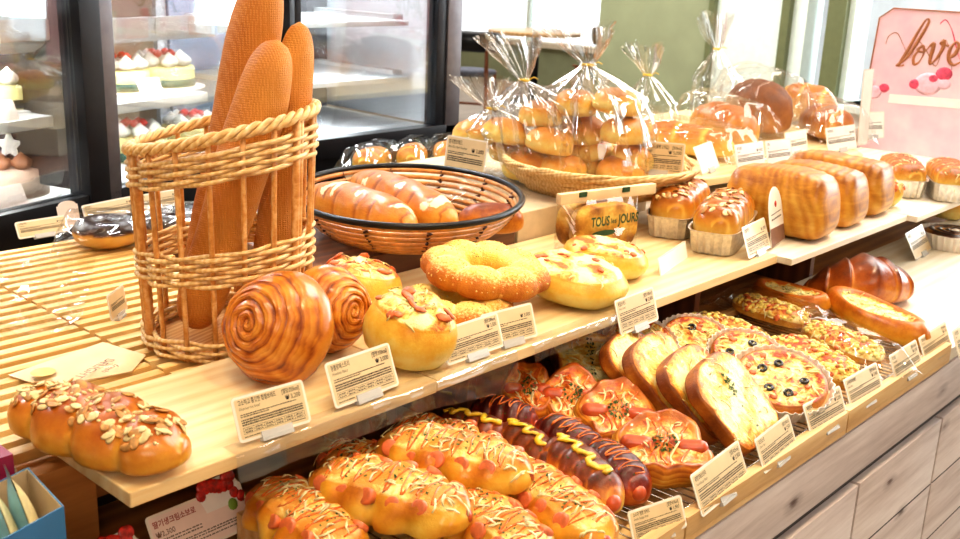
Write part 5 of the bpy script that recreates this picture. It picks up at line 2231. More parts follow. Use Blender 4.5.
# ---- printed bakery bag with sliced loaf
def tlj():
    base = P(607, 257, zb_)
    face = V((-.22, -.975, 0)).normalized()
    ux = V((-face.y, face.x, 0))
    if ux.dot(rt) < 0:
        ux = -ux
    F = frame(base, ux, -face, V((0, 0, 1)))
    lo = thing('walnut_bread', 'cut walnut loaf inside the printed bag', 'loaf of bread', F)

    def Rr(a):
        W_, H_ = .066, .043
        c, s = cos(a), sin(a)
        e = 3.0 if s < 0 else 3.5
        return 1 / ((abs(c) / W_) ** e + (abs(s) / H_) ** e) ** (1 / e) * (1 - .12 * max(0, -s))
    for k, (y0, th_) in enumerate(((0, .028), (.034, .028))):
        m = MB()
        slab(m, [(0, 0), (.5, 0), (.95, 0), (1, .1), (1, .9), (.95, 1), (.5, 1), (0, 1)], Rr, 48, lambda x, y, z, rf, kk, a: th_ * z + .0015 * nz(x, y, z, 60, k),
             lambda x, y, z, rf, kk, a: (.55 + .5 * nz(x, y, z, 45, k), 0, 0))
        m.build('slice', M['rye_light'], lo, M=Matrix.Translation((0, y0 + th_, .046)) @ Matrix.Rotation(pi / 2, 4, 'X'))
    bg = thing('printed_bread_bag', 'clear bakery bag printed TOUS les JOURS with folded cream top', 'paper bag', F)
    m = MB()
    n, N = 40, 18
    vs, fs = [], []
    for k in range(N + 1):
        u = k / N
        z = .001 + .100 * u
        hw = .076 + .014 * u
        hd = .040 * (1 - u ** 1.6) + .003
        for i in range(n):
            a = 2 * pi * i / n
            cx, sy = cos(a), sin(a)
            wr = 1 + .05 * nz(cx * 2, sy, z * 20, 1.4, 2)
            vs.append((hw * (abs(cx) ** .6) * (1 if cx > 0 else -1), .031 + hd * (abs(sy) ** .8) * (1 if sy > 0 else -1) * wr, z))
    for k in range(N):
        for i in range(n):
            j = (i + 1) % n
            fs.append((k * n + i, k * n + j, (k + 1) * n + j, (k + 1) * n + i))
    m.add(vs, fs)
    m.build('film', M['bag_soft'], bg)
    m = MB()
    m.box((-.088, .024, .092), (.125, .037, .110), bev=.003)
    m.build('folded_top', M['kraft_bag'], bg, smooth='auto', label='folded cream paper top')
    for x in (-.05, .045):
        k = MB()
        k.box((x, .022, .102), (x + .016, .0238, .1105))
        k.build('green_print', M['brand_green'], bg, smooth=False)
    k = MB()
    put_text(k, 'TOUS', -.052, 0, .022, align='l', maxw=.040, bold=.03)
    put_text(k, 'les', -.009, .002, .012, align='l', maxw=.013, bold=.02)
    put_text(k, 'JOURS', .006, 0, .022, align='l', maxw=.046, bold=.03)
    k.add([(-.022 + .026 * cos(a), -.013 + .005 * sin(a), 0) for a in [2 * pi * i / 20 for i in range(20)]], [tuple(range(20))])
    k.build('lettering', M['brand_green'], bg, smooth=False, M=Matrix.Translation((0, -.0125, .060)) @ Matrix.Rotation(radians(90), 4, 'X'))


M['rye_light'] = bread_mat('walnut_bread', ['#F6DCA0', '#E8BC6C', '#CE9040', '#A4662A', '#784418'], nvar=.5, rough=.6, coat=0)
tlj()

# ---- foil pan breads
GF = 'almond foil pan breads'
for i, (pa, pb, lb) in enumerate((((661, 240), (704, 200), 'almond topped bread in foil pan, left one of the pair'), ((704, 254), (746, 210), 'almond topped bread in foil pan, right one beside the tasting card'))):
    c, rz, L = seg(pa, pb, zb_, .02)
    pan_bread(lb, TR(c, rz), min(L * 1.2, .23), .09, .088, i + 1, 'almond', GF)
GG = 'herb topped foil pan breads'
for i, (pa, pb, lb) in enumerate((((919, 192), (893, 166), 'parsley topped bread in foil pan, far right shelf'), ((957, 198), (931, 168), 'parsley topped bread in foil pan at the right photo edge'))):
    c, rz, L = seg(pa, pb, ZB - .0025, .03)
    pan_bread(lb, TR(c, rz), min(max(L, .16), .2), .092, .08, i + 4, 'herb', GG)

# ---- laminated loaves
GL = 'tall laminated loaves on the white board'
for i, (x, y, H_, L_, lb) in enumerate(((806, 249, .122, .2, 'laminated loaf nearest, with spiral end face'), (846, 234, .112, .2, 'middle laminated loaf of three'), (874, 222, .112, .22, 'laminated loaf farthest right of three'))):
    p = P(x, y, ZB - .0025)
    p.y = .775 + .006 * i
    layer_loaf(lb, TR(p + V((.065, L_ / 2 + .0, 0)), radians(-90 + 4)), L_, .112, H_, i + 1, GL)
p = P(893, 213, ZB - .0025)
o = cheese_round('small orange ham pastry beside the last laminated loaf', TR(p + V((.05, .05, .012)), 0, radians(20)), .075, .05, 9, None, ham=8, herb=False, name='ham_pastry')

# ---- oval basket with iced loaves
rc = P(408, 194, 1.05)
bx = TR(V((rc.x, rc.y, .9855)), radians(46))
oval_basket('oval rattan basket with black rim holding iced sliced loaves', bx, .225, .185, .064)
GI = 'iced sliced loaves in the oval basket'
for i, (pa, pb, lb) in enumerate((((318, 192), (417, 226), 'iced sliced loaf in the oval basket, front one'), ((353, 180), (450, 222), 'iced sliced loaf in the oval basket, behind the front one'))):
    c, rz, L = seg(pa, pb, 1.014 + .004 * i, .026)
    scored_loaf('iced_sliced_loaf', lb, TR(c, rz), L, .075, .06, i + 2, 'iced_loaf', cuts=9, streaks=True, group=GI)
c, rz, L = seg((446, 190), (508, 190), 1.0, .02)
pillow_bag('loose clear bag lying in the right half of the oval basket', TR(V((c.x, c.y + .02, 1.0)), rz + .5), .15, .10, .035, 5, None, tail=.03)
p = P(500, 237, .9855)
scored_loaf('plain_roll', 'plain shiny roll on the riser under the basket edge', TR(p + V((.01, .03, 0)), radians(-40)), .11, .06, .05, 6, 'glazed', cat='bread roll')
# bagged breads on the table behind the oval basket
GK = 'bagged breads behind the oval basket'
for i, (x, y, lb) in enumerate(((372, 158, 'bagged pale bread behind the oval basket, left'), (412, 154, 'bagged pale bread behind the oval basket, middle'), (448, 152, 'bagged pale bread behind the oval basket, under the tall label'))):
    p = P(x, y, ZU + .03)
    p.z = .9855 if p.y < 1.47 else ZU + .001
    scored_loaf('pale_bread', 'pale split bread ' + ('left', 'middle', 'right')[i] + ' of three behind the oval basket', TR(p + V((0, 0, .004)), radians(20 + 15 * i)), .13, .07, .05, i, 'crumb_bread', cuts=4, group='pale breads behind the oval basket')
    pillow_bag(lb, TR(p, radians(20 + 15 * i)), .15, .09, .064, i + 11, GK, tail=.03)

# ---- straw basket of bun bags
sb = P(600, 163, 1.05)
sbc = V((sb.x, sb.y, 1.0005))
straw_basket('round straw basket holding the tied bags of buns', TR(sbc), .13, .185, .05)
GBN = 'glossy buns in the tied bags'
GBG = 'tied cellophane bags of buns'
bagdefs = (
    ('C', 600, 174, .088, .165, .225, .075, (-.06, 0), ((577, 112), (608, 108), (587, 131), (616, 129), (590, 153), (622, 157), (586, 174), (618, 174)), 'tied bag of stacked buns in the middle, tallest', 'stacked bun in the middle bag'),
    ('B', 546, 172, .070, .14, .19, .08, (-.09, .02), ((546, 122), (552, 142), (531, 168), (560, 166)), 'tied bag of buns left of the tallest bag', 'bun in the bag left of the tallest'),
    ('A', 506, 166, .072, .085, .125, .06, (-.06, .03), ((484, 134), (506, 132), (513, 148), (524, 162)), 'tied bag of buns beside the kraft label, lowest', 'bun in the lowest bag beside the label'))
wpos = ('upper left', 'upper right', 'second row left', 'second row right', 'third row left', 'third row right', 'bottom left', 'bottom right')
for nm, x, y, r0, hb, hn, fan, lean, buns, lb, bl_ in bagdefs:
    p = P(x, y, 1.02)
    pl = V((p.x, p.y, 1.008))
    bun_bag(lb, pl, r0 * 1.3, hb, hn, fan, lean, seed=ord(nm), group=GBG, ry=1.0, rz=YAW - pi / 2)
    fwp = V((cos(YAW), sin(YAW), 0))
    for k, (bx_, by_) in enumerate(buns):
        q = PPL(bx_, by_, pl + fwp * (-.02 if k % 2 else .005), fwp)
        dz = q - pl
        posn = wpos[k] if nm == 'C' else ('top', 'second from top', 'lower left', 'lower right')[k]
        bun('glossy_bun', f'{posn} {bl_}', 'bun', TR(V((q.x, q.y, max(1.012, q.z - .026))), .6 + .7 * k, radians(12 * sin(k * 2.1))), .088, .052, 'bun', GBN, L=.096, seed=k + ord(nm))

# ---- bagged loaves on the raised board
zw = 1.0065
GBL = 'bagged loaves on the raised board'
GBF = 'clear bags of the loaves on the raised board'


def bagged(kind, pa, pb, cap, W_, H_, mat, lb, bl_, seed, z=zw, **kw):
    c, rz, L = seg(pa, pb, z, H_ * .5)
    L_ = min(cap, L)
    m = TR(V((c.x, c.y, z + .003)), rz)
    scored_loaf(kind, lb, m, L_, W_, H_, seed, mat, group=None, **kw)
    pillow_bag(bl_, TR(V((c.x, c.y, z)), rz), L_ * 1.16, W_ * 1.26, H_ * 1.22, seed, GBF, tail=.03)


bagged('flat_yellow_bread', (628, 128), (738, 150), .30, .12, .066, 'crumb_bread', 'long yellow bread in clear bag behind the blank card', 'clear bag around the long yellow bread', 1, cuts=4)
bagged('braided_loaf', (688, 112), (766, 140), .26, .12, .095, 'bun', 'braided golden loaf in clear bag, left of the dark oval loaf', 'clear bag around the braided golden loaf', 2, braid=True)
bagged('dark_oval_loaf', (726, 92), (800, 124), .27, .15, .135, 'rye', 'dark oval rye loaf in clear bag, tallest of the bagged loaves', 'clear bag around the dark oval loaf', 3)
bagged('glossy_dark_loaf', (800, 112), (856, 134), .22, .11, .085, 'almond_bread', 'glossy brown loaf in clear bag right of the dark oval loaf', 'clear bag around the glossy brown loaf', 4, cuts=3)
p = P(815, 118, zw)
c, rz, L = seg((786, 98), (852, 112), zw, .05)
scored_loaf('golden_loaf', 'golden loaf at the back, above the glossy brown loaf', TR(V((c.x - .03, c.y + .02, zw)), rz), .22, .11, .11, 7, 'bun', cuts=3)
# tied necks standing above the bagged loaves
for x, y, hn, fan, lb, sd in ((666, 150, .16, .07, 'tied crinkled bag top behind the long yellow bread', 5), (612, 170, .13, .05, 'crumpled clear bag right of the stacked buns', 6), (733, 128, .2, .09, 'tall tied bag top beside the dark oval loaf', 7)):
    p = P(x, y, zw) + V((.08, .10, 0))
    bun_bag(lb, V((p.x, p.y, zw)), .075, hn * .55, hn, fan, (-.03, .01), seed=sd, group='tied bag tops behind the loaves', ry=.6, rz=YAW - pi / 2)

# ---- tall basket with three baguettes
bp = P(229, 337, .9305)
tall_basket('tall cylindrical wicker basket holding three baguettes', TR(V((bp.x, bp.y, .9305)), .3), .103, .113, .28)


def PF(x, y, off):
    n = V((cos(YAW), sin(YAW), 0))
    return PPL(x, y, V((bp.x, bp.y, 0)) + n * off, n)


def baguette(label, pts, r, seed):
    """pts: (px, py, depth offset) along the axis"""
    A = [PF(*q) for q in pts]
    # quadratic through three points
    N, nu = 70, 30
    mb = MB()
    vs, at, fs = [], [], []
    org = A[0].copy()

    def cv(u):
        return A[0] * ((1 - u) * (1 - 2 * u)) + A[1] * (4 * u * (1 - u)) + A[2] * (u * (2 * u - 1))
    for i in range(N + 1):
        u = i / N
        c = cv(u) - org
        d = (cv(min(1, u + .01)) - cv(max(0, u - .01))).normalized()
        b1 = d.cross(V((cos(YAW), sin(YAW), 0))).normalized()
        b2 = d.cross(b1)
        e = max(.0, 1 - abs(2 * u - 1) ** 6.5) ** .5
        for j in range(nu):
            a = 2 * pi * j / nu
            q = r * max(.05, e) * (1 + .05 * nz(u * 5, cos(a), sin(a), 1.4, seed) + .03 * sin(u * 9 + seed))
            vs.append(c + b1 * q * cos(a) + b2 * q * sin(a) * .92)
            fr = -sin(a) if True else 0
            at.append((.35 + .3 * sin(a * 1 + seed) * .6 + .18 * sst(.8, 1, abs(2 * u - 1)), 1.0, 0))
    for i in range(N):
        for j in range(nu):
            k = (j + 1) % nu
            fs.append((i * nu + j, (i + 1) * nu + j, (i + 1) * nu + k, i * nu + k))
    fs.append(tuple(range(nu)))
    fs.append(tuple(N * nu + j for j in range(nu)))
    mb.add(vs, fs, at)
    o = mb.build('baguette', M['baguette'])
    o.location = org
    return tag(o, label, 'baguette', 'baguettes in the tall basket')


baguette('tallest baguette, rising out of the photo at the left of the basket', ((196, 322, .04), (233, 140, .045), (268, -30, .045)), .033, 1)
baguette('baguette in front, with fine mesh pattern, leaning right', ((192, 328, -.035), (235, 190, -.03), (278, 40, -.02)), .033, 2)
baguette('baguette at the right of the basket, rounded tip', ((262, 325, .0), (282, 180, .02), (300, 22, .03)), .0255, 3)
c = V((bp.x, bp.y, .938))
pillow_bag('crumpled clear bag lying at the bottom of the tall basket', TR(c + V((.055, -.045, 0)), radians(-30)), .06, .05, .03, 21, None, tail=.01)

# ---- slatted table: choc rings in bags, paper bag, film
GD = 'chocolate ring breads in clear wraps'
for i, (x, y, lb) in enumerate(((108, 245, 'chocolate topped ring bread left of the tall basket'), (172, 238, 'chocolate topped ring bread seen through the tall basket'))):
    p = P(x, y, .9305)
    m = MB()
    R0_, r0_ = .033, .023
    N_, n_ = 48, 16
    vs, at, fs = [], [], []
    for k in range(N_):
        t = 2 * pi * k / N_
        for j in range(n_):
            a = 2 * pi * j / n_
            kk = 1 + .06 * nz(cos(t) * 2, sin(t) * 2, a, 1.5, i)
            vs.append(((R0_ + r0_ * cos(a) * kk) * cos(t), (R0_ + r0_ * cos(a) * kk) * sin(t), .022 + .022 * sin(a) * kk))
            at.append((.15 + .8 * sst(.15, .45, sin(a) + .2 * nz(cos(t) * 3, sin(t) * 3, 0, 1, i)), 0, 0))
    for k in range(N_):
        for j in range(n_):
            fs.append((k * n_ + j, ((k + 1) % N_) * n_ + j, ((k + 1) % N_) * n_ + (j + 1) % n_, k * n_ + (j + 1) % n_))
    m.add(vs, fs, at)
    o = m.build('chocolate_ring_bread', M['choc_donut'])
    o.location = p + V((0, 0, .003))
    tag(o, lb, 'bread', GD)
    pillow_bag('clear wrap around the ' + ('left' if i == 0 else 'right') + ' chocolate ring bread', TR(p, radians(-30)), .13, .135, .058, i + 31, 'clear wraps of the chocolate rings', tail=.02)

# flat printed paper bag
pb = [P(x, y, .9312) for x, y in ((8, 376), (48, 389), (132, 372), (146, 356), (103, 343))]
cc = sum(pb, V()) / 5
m = MB()
loc = [(q - cc) for q in pb]
n = len(loc)
vs, fs = [], []
for k, (s, z) in enumerate(((1, 0), (1.0, .0015), (.8, .006), (.4, .009), (0.001, .0095))):
    for q in loc:
        vs.append((q.x * s, q.y * s, z))
for k in range(4):
    for i in range(n):
        j = (i + 1) % n
        fs.append((k * n + i, k * n + j, (k + 1) * n + j, (k + 1) * n + i))
fs.append(tuple(range(n)))
m.add(vs, fs)
pbt = thing('flat_paper_bag', 'flat pale printed paper bag lying behind the almond braid', 'paper bag', Matrix.Translation(cc))
m.build('sheet', M['kraft_bag'], pbt, smooth='auto')
k = MB()
hd = atan2((P(112, 368, .94) - P(60, 378, .94)).y, (P(112, 368, .94) - P(60, 378, .94)).x)
put_text(k, 'DELIGHT', 0, 0, .016, maxw=.075, bold=.0)
put_text(k, 'fresh', .012, .018, .013, maxw=.05, bold=.0, shear=.3)
a0 = P(84, 382, .9412) - cc
k.build('lettering', M['ink_brown'], pbt, smooth=False, M=Matrix.Translation((a0.x, a0.y, .0098)) @ Matrix.Rotation(radians(205), 4, 'Z') @ Matrix.Translation((-.07, -.02, 0)))
k = MB()
b0 = P(43, 372, .9412) - cc
k.add([(b0.x + .014 * cos(a), b0.y + .014 * sin(a), .0102) for a in [2 * pi * i / 18 for i in range(18)]], [tuple(range(18))])
k.build('round_picture', M['custard'], pbt, smooth=False)

# clear film lying over the left slats
m = MB()
NX, NY = 30, 24
q0, q1, q2, q3 = P(-40, 262, .932), P(98, 250, .932), P(80, 330, .932), P(-60, 345, .932)
vs, fs = [], []
for i in range(NX + 1):
    for j in range(NY + 1):
        u, v = i / NX, j / NY
        p = (q0 * (1 - u) + q1 * u) * (1 - v) + (q3 * (1 - u) + q2 * u) * v
        vs.append((p.x, p.y, .9335 + .012 * max(0, nz(p.x, p.y, 0, 14, 5)) + .006 * max(0, nz(p.x, p.y, 0, 40, 8)) + .02 * sst(.25, 0, u) * abs(nz(v * 3, 0, 0, 2, 1))))
for i in range(NX):
    for j in range(NY):
        a = i * (NY + 1) + j
        fs.append((a, a + 1, a + NY + 2, a + NY + 1))
m.add(vs, fs)
tag(m.build('clear_film', M['bag_soft']), 'wrinkled clear plastic film lying on the left slatted tray', 'plastic film')
# clear film hanging along the shelf edge
for i, (xa, xb, drop, lb) in enumerate(((.53, .95, .030, 'clear plastic film along the front edge of the left shelf board'), (.98, 1.16, .022, 'short clear film on the shelf edge below the ring bread'))):
    m = MB()
    vs, fs = [], []
    NX, NY = 40, 8
    for a in range(NX + 1):
        for b in range(NY + 1):
            u, v = a / NX, b / NY
            x = xa + (xb - xa) * u
            s = v * (.022 + drop)
            if s < .022:
                y, z = .785 + .022 - s - .002, ZB + .0012
            else:
                y, z = .7815 - .004 * nz(u * 9, v, 0, 1, i) - .10 * (s - .022), ZB + .0012 - (s - .022) * (1 + .6 * sst(.55, 1, u))
            vs.append((x, y, z))
    for a in range(NX):
        for b in range(NY):
            q = a * (NY + 1) + b
            fs.append((q, q + 1, q + NY + 2, q + NY + 1))
    m.add(vs, fs)
    tag(m.build('edge_film', M['film']), lb, 'plastic film', 'clear films on the shelf edge')

# ---- bottom left: blue carton with drink pouches
zc = .8008
B = PY(64, 506, .80)
H_ = B.z - zc
A = P(0, 541, B.z)
C_ = P(28, 467, B.z)
ux = V((B.x - A.x, B.y - A.y, 0)).normalized()
vy = V((C_.x - B.x, C_.y - B.y, 0)).normalized()
D_ = min((C_ - B).length, (.925 - B.y) / max(.2, vy.y))
W_ = .17
nf = V((ux.y, -ux.x, 0))
bc = thing('blue_carton', 'open blue carton of snack pouches in the bottom left corner', 'box', V((B.x, B.y, zc)))
c00, c10, c11, c01 = V((0, 0, 0)) - ux * W_, V((0, 0, 0)), vy * D_, vy * D_ - ux * W_


def wall_of(name, p, q, z0, z1, mat, t=.0014, inset=0.0):
    d = (q - p).normalized()
    n_ = V((-d.y, d.x, 0))
    p, q = p + n_ * inset, q + n_ * inset
    m = MB()
    m.prism([(p.x, p.y), (q.x, q.y), (q.x + n_.x * t, q.y + n_.y * t), (p.x + n_.x * t, p.y + n_.y * t)], z0, z1)
    return m.build(name, M[mat], bc, smooth=False)


for nm_, p, q in (('front_wall', c00, c10), ('side_wall', c10, c11), ('back_wall', c11, c01), ('side_wall', c01, c00)):
    wall_of(nm_, p, q, 0, H_, 'box_blue')
    wall_of('lining', p, q, .002, H_ - .0006, 'box_kraft', .0006, .00145)
m = MB()
m.prism([(q.x, q.y) for q in (c00, c10, c11, c01)], 0, .0015)
m.build('bottom', M['box_blue'], bc, smooth=False)
wall_of('white_panel', c10 - ux * .055, c10 - ux * .012, .02, H_ * .72, 'card_white', .0004, -.0005)
F = frame(V((B.x, B.y, zc)), ux, V((-ux.y, ux.x, 0)), V((0, 0, 1)))
for i, (x, lb) in enumerate(((-.030, 'light blue pouch nearest the carton edge'), (-.075, 'light blue pouch in the middle of the carton'), (-.112, 'light blue pouch at the left in the carton'))):
    pt = thing('snack_pouch', lb, 'pouch', Matrix.Translation(V((B.x, B.y, zc + H_ - .07)) - ux * (.014 + .021 * i) + vy * (.036 + .004 * i)) @ Matrix.Rotation(atan2(ux.y, ux.x), 4, 'Z') @ Matrix.Rotation(radians(62 + 5 * i), 4, 'Z') @ Matrix.Rotation(radians(-12), 4, 'X'), 'light blue snack pouches in the carton')
    for sgn, mt, nm_ in ((1, 'pouch_blue', 'back_sheet'), (-1, 'pouch_cream', 'front_sheet')):
        m = MB()
        vs, fs = [], []
        NX, NY = 10, 14
        for a in range(NX + 1):
            for b in range(NY + 1):
                u, v = a / NX, b / NY
                wd_ = .046 * (1 - .55 * sst(.72, 1, v))
                vs.append(((u - .5) * wd_, sgn * (.010 * sin(pi * u) * sin(pi * min(1, v * 1.15)) ** .6 + .0004), .105 * v))
        for a in range(NX):
            for b in range(NY):
                q = a * (NY + 1) + b
                fs.append((q, q + 1, q + NY + 2, q + NY + 1))
        m.add(vs, fs)
        m.build(nm_, M[mt], pt)
    m = MB()
    m.box((-.0022, -.0013, .082), (.0022, .0013, .092))
    m.build('hang_slot', M['ink'], pt, smooth=False)
p = P(4, 470, zc)
bm_ = thing('maroon_carton', 'maroon carton behind the blue one at the left edge', 'box', TR(V((PY(12, 455, .90).x - .045, .897, zc)), 0))
part_box(bm_, 'body', (-.08, 0, 0), (.045, .028, .165), 'maroon', .001)
part_box(bm_, 'open_flap', (.0455, .0, .0), (.0465, .028, .15), 'box_kraft')


# strawberry shaped price cards
def strawberry_sign(label, bl, br, tl, z, full, seed):
    t0 = price_sign(label, bl, br, tl, z, 28, card='card_pink', detail=0, holder=False, name='strawberry_price_sign', group='strawberry price signs')
    F, w, h = sign_frame(bl, br, tl, z, 28)
    k = MB()
    if full:
        put_text(k, '딸기생크림소보로', .006, h * .74, h * .15, maxw=w * .43, squeeze=.9, bold=.02)
        k.build('title_print', M['ink_red'], t0, smooth=False)
        k = MB()
        put_text(k, '₩2,300', .006, h * .54, h * .15, maxw=w * .22, squeeze=.9, bold=.01)
        k.build('price_print', M['ink_brown'], t0, smooth=False)
        k = MB()
        rnd = random.Random(4)
        for j, yy in enumerate((.46, .40, .30, .25, .18)):
            dashes(k, .006, w * (.5 if j < 2 else .93), h * yy, h * .03, rnd)
        k.build('fine_print', M['ink_grey'], t0, smooth=False)
        m = MB()
        m.prism([(w * .58, h * .62), (w * .93, h * .62), (w * .97, h * 1.02), (w * .54, h * .98)], .0004, .001)
        m.build('printed_basket', M['card_white'], t0, smooth=False)
    rnd = random.Random(seed)
    m = MB()
    m.prism([(w * .52, h * .98), (w * .98, h * .98), (w * .93, h * 1.26), (w * .62, h * 1.22)], -.0012, 0)
    m.build('cut_out_top', M['card_edge'], t0, smooth=False)
    for i in range(16):
        x = w * (.57 + .36 * ((i * .37) % 1))
        y = h * (1.0 + .2 * ((i * .61) % 1))
        b = MB()
        b.ball((x, y, .001), (.0062, .0072, .0018), 12, 6)
        b.build('printed_strawberry', M['strawberry'], t0)
    for i, (x, y) in enumerate(((.93, .82), (.99, .70), (.88, .6))):
        b = MB()
        b.ball((w * x * .97, h * y, .0012), (.006, .007, .002), 10, 5)
        b.build('printed_strawberry' if i < 2 else 'printed_leaf', M['strawberry' if i < 2 else 'leaf'], t0)


strawberry_sign('pink card with strawberries on top, priced ₩2,300, under the shelf board', (160, 568), (254, 526), (148, 517), .808, True, 1)
strawberry_sign('second strawberry card, only its red top showing at the bottom edge', (62, 622), (152, 580), (54, 572), .806, False, 2)

# ---- price signs
GS1 = 'price signs on the upper shelf edge'
price_sign('cream price sign ₩3,200 in front of the large swirl pastry', (240.3, 444), (311.7, 421.6), (230, 399), ZB + .005, 22, '고소하고 쫄깃한 찹쌀브레드', '[열량:255kcal]', '₩ 3,200', 'Glutinous rice bread', group=GS1)
price_sign('cream price sign ₩3,000 in front of the second swirl pastry', (336, 409.4), (399.5, 385), (325, 363.5), ZB + .005, 22, '몽블랑페스트리', '[열량:330kcal]', '₩ 3,000', 'Montblanc Pastry', group=GS1)
price_sign('cream price sign ₩2,500 in front of the ring bread', (448, 366), (504.5, 346), (442, 329), ZB + .005, 20, '치즈브레드', '[열량:280kcal]', '₩ 2,500', 'Cheese Bread', group=GS1)
price_sign('cream price sign ₩3,000 tucked behind the ₩2,500 sign', (487, 352), (538, 337.5), (480, 315), ZB + .005, 20, '', '[열량:550kcal]', '₩ 3,000', '', group=GS1, push=.006)
price_sign('cream price sign ₩2,800 clipped below the shelf edge', (621, 336), (659, 319.6), (612.5, 301.6), .922, 18, '통밀브레드', '[열량:160kcal]', '₩ 2,800', 'Wheat Bread', group=GS1)
price_sign('blank white card turned away in front of the foil pans', (663, 290), (690, 270), (650, 258), ZB - .022, 15, detail=0, card='card_white', group=GS1, h=.052, cat='card', name='blank_card')
price_sign('cream price sign beside the right foil pan', (749, 259), (771, 247), (739, 229), ZB + .004, 20, '식빵브레드', '', '₩ 3,800', '', group=GS1)
GS2 = 'price signs on the tray rims'
price_sign('price sign ₩1,900 for the sausage rolls, at the bottom of the row', (634, 546), (687.5, 527), (630, 511), .826, 24, '소시지 햄빵 브레드', '[열량:410kcal]', '₩ 1,900', 'Double Sausage Bread', group=GS2)
price_sign('price sign ₩2,000 for the sausage pastries', (702.5, 518), (749.5, 479), (691, 475), .826, 24, '후랑크페스트리', '[열량:425kcal]', '₩ 2,000', 'Frank Sausage Pastry', group=GS2)
price_sign('price sign below the parsley toast', (764.7, 474.6), (798, 446.4), (758.7, 436.4), .826, 24, '치즈토스트', '[열량:290kcal]', '₩ 2,500', 'Cheese Toast', group=GS2)
price_sign('price sign ₩2,200 below the big pizza bread', (812, 440), (848.4, 418), (809.5, 401.5), .824, 24, '매콤한피자브레드', '[열량:370kcal]', '₩ 2,200', 'Pizza Bread', group=GS2)
price_sign('price sign ₩3,900 below the front clear bag', (852, 412.6), (884.5, 393), (849.5, 376.4), .824, 24, '고구마피자브레드', '[열량:560kcal]', '₩ 3,900', 'Sweet Pizza', group=GS2)
price_sign('price sign below the long cheese boat bread', (897, 385), (923.5, 367), (896.6, 351), .824, 24, '치즈보트', '[열량:310kcal]', '₩ 2,300', 'Cheese Boat', group=GS2)
price_sign('price sign next to last in the row, under the bleached board', (925.6, 364), (952, 346), (925, 334), .824, 24, '크로와상브레드', '[열량:290kcal]', '₩ 2,100', 'Croissant', group=GS2)
price_sign('price sign cut off at the right photo edge', (960, 360), (986, 342), (956, 328), .824, 24, '시나몬롤', '[열량:350kcal]', '₩ 2,400', 'Roll', group=GS2)
price_sign('cream sign standing on the bleached board beside the swirl roll', (916, 260), (932, 249), (905, 234), ZP + .004, 30, '시나몬롤', '', '₩ 2,600', '', detail=1)
GS3 = 'tan labels at the back of the slatted table'
price_sign('tan label on a clear clip at the far left of the slats', (19, 239.5), (69.5, 231), (24, 221), .934, 25, '초코링브레드', '', '₩ 1,500', 'Choco ring', detail=1, group=GS3)
price_sign('long tan label ₩1,800 behind the left chocolate ring', (86, 222), (137, 211), (84.5, 205), .938, 20, '링도넛브레드', '', '₩ 1,800', 'Ring bread', detail=1, group=GS3)
price_sign('tan label seen through the tall basket behind the right ring', (141, 212), (183, 204), (139, 195), .938, 20, '크림치즈', '', '₩ 1,600', 'Cream', detail=1, group=GS3)
price_sign('small sign seen edge-on left of the tall basket', (112, 322), (128, 309), (112, 292), .934, 8, '', '', '', '', detail=1)
price_sign('tan label ₩3,800 standing tall between the oval and straw baskets', (443, 172), (483, 180), (439, 133), 1.03, 8, '밤식빵브레드', '', '₩ 3,800', 'Bolo Rice Rusk Roulette', detail=1)
GS4 = 'labels along the raised board'
price_sign('large tan label ₩5,000 in front of the bun basket', (634, 172), (682.5, 176), (636, 140), 1.035, 10, '순우유 브레드(롤빵 2개입)', '[200kcal]', '₩ 5,000', 'Fine Milk Bread', group=GS4)
price_sign('blank white card right of the ₩5,000 label', (702.5, 175), (720, 167), (686, 150), 1.009, 25, detail=0, card='card_white', group=GS4, cat='card', name='blank_card')
price_sign('white label at the front edge of the raised board', (737.5, 172.5), (766, 167.5), (734, 145), 1.010, 15, '유기농빵', '', '₩ 4,500', 'Organic', detail=1, card='card_white', group=GS4)
price_sign('white label second along the raised board edge', (767.5, 167.5), (793, 164), (764, 141), 1.010, 15, '호밀', '', '', 'Rye', detail=1, card='card_white', group=GS4)
price_sign('white label overlapping behind the second one', (786, 158), (808, 153), (783, 133), 1.010, 12, '', '', '', '', detail=1, card='card_white', group=GS4, push=.03)
price_sign('white label in front of the glossy brown loaf', (828, 153), (857, 148), (827, 128), 1.010, 15, '브라운브레드', '', '₩ 4,800', 'Brown', detail=1, card='card_white', group=GS4)
price_sign('white label leaning beside the tall white card', (861, 142), (884, 141), (858, 112), 1.010, 10, '', '', '', '', detail=1, card='card_white', group=GS4, push=.06)
price_sign('tall narrow blank white card standing at the board end', (857, 147), (867, 145), (848, 71), 1.007, 3, detail=0, card='card_white', holder=False, cat='card', name='tall_white_card', push=.02)
price_sign('white clip card in front of the pink poster', (916, 142), (932, 136), (922, 110), ZB, 20, detail=0, card='card_white', cat='card', name='clip_card', push=.1, h=.1)
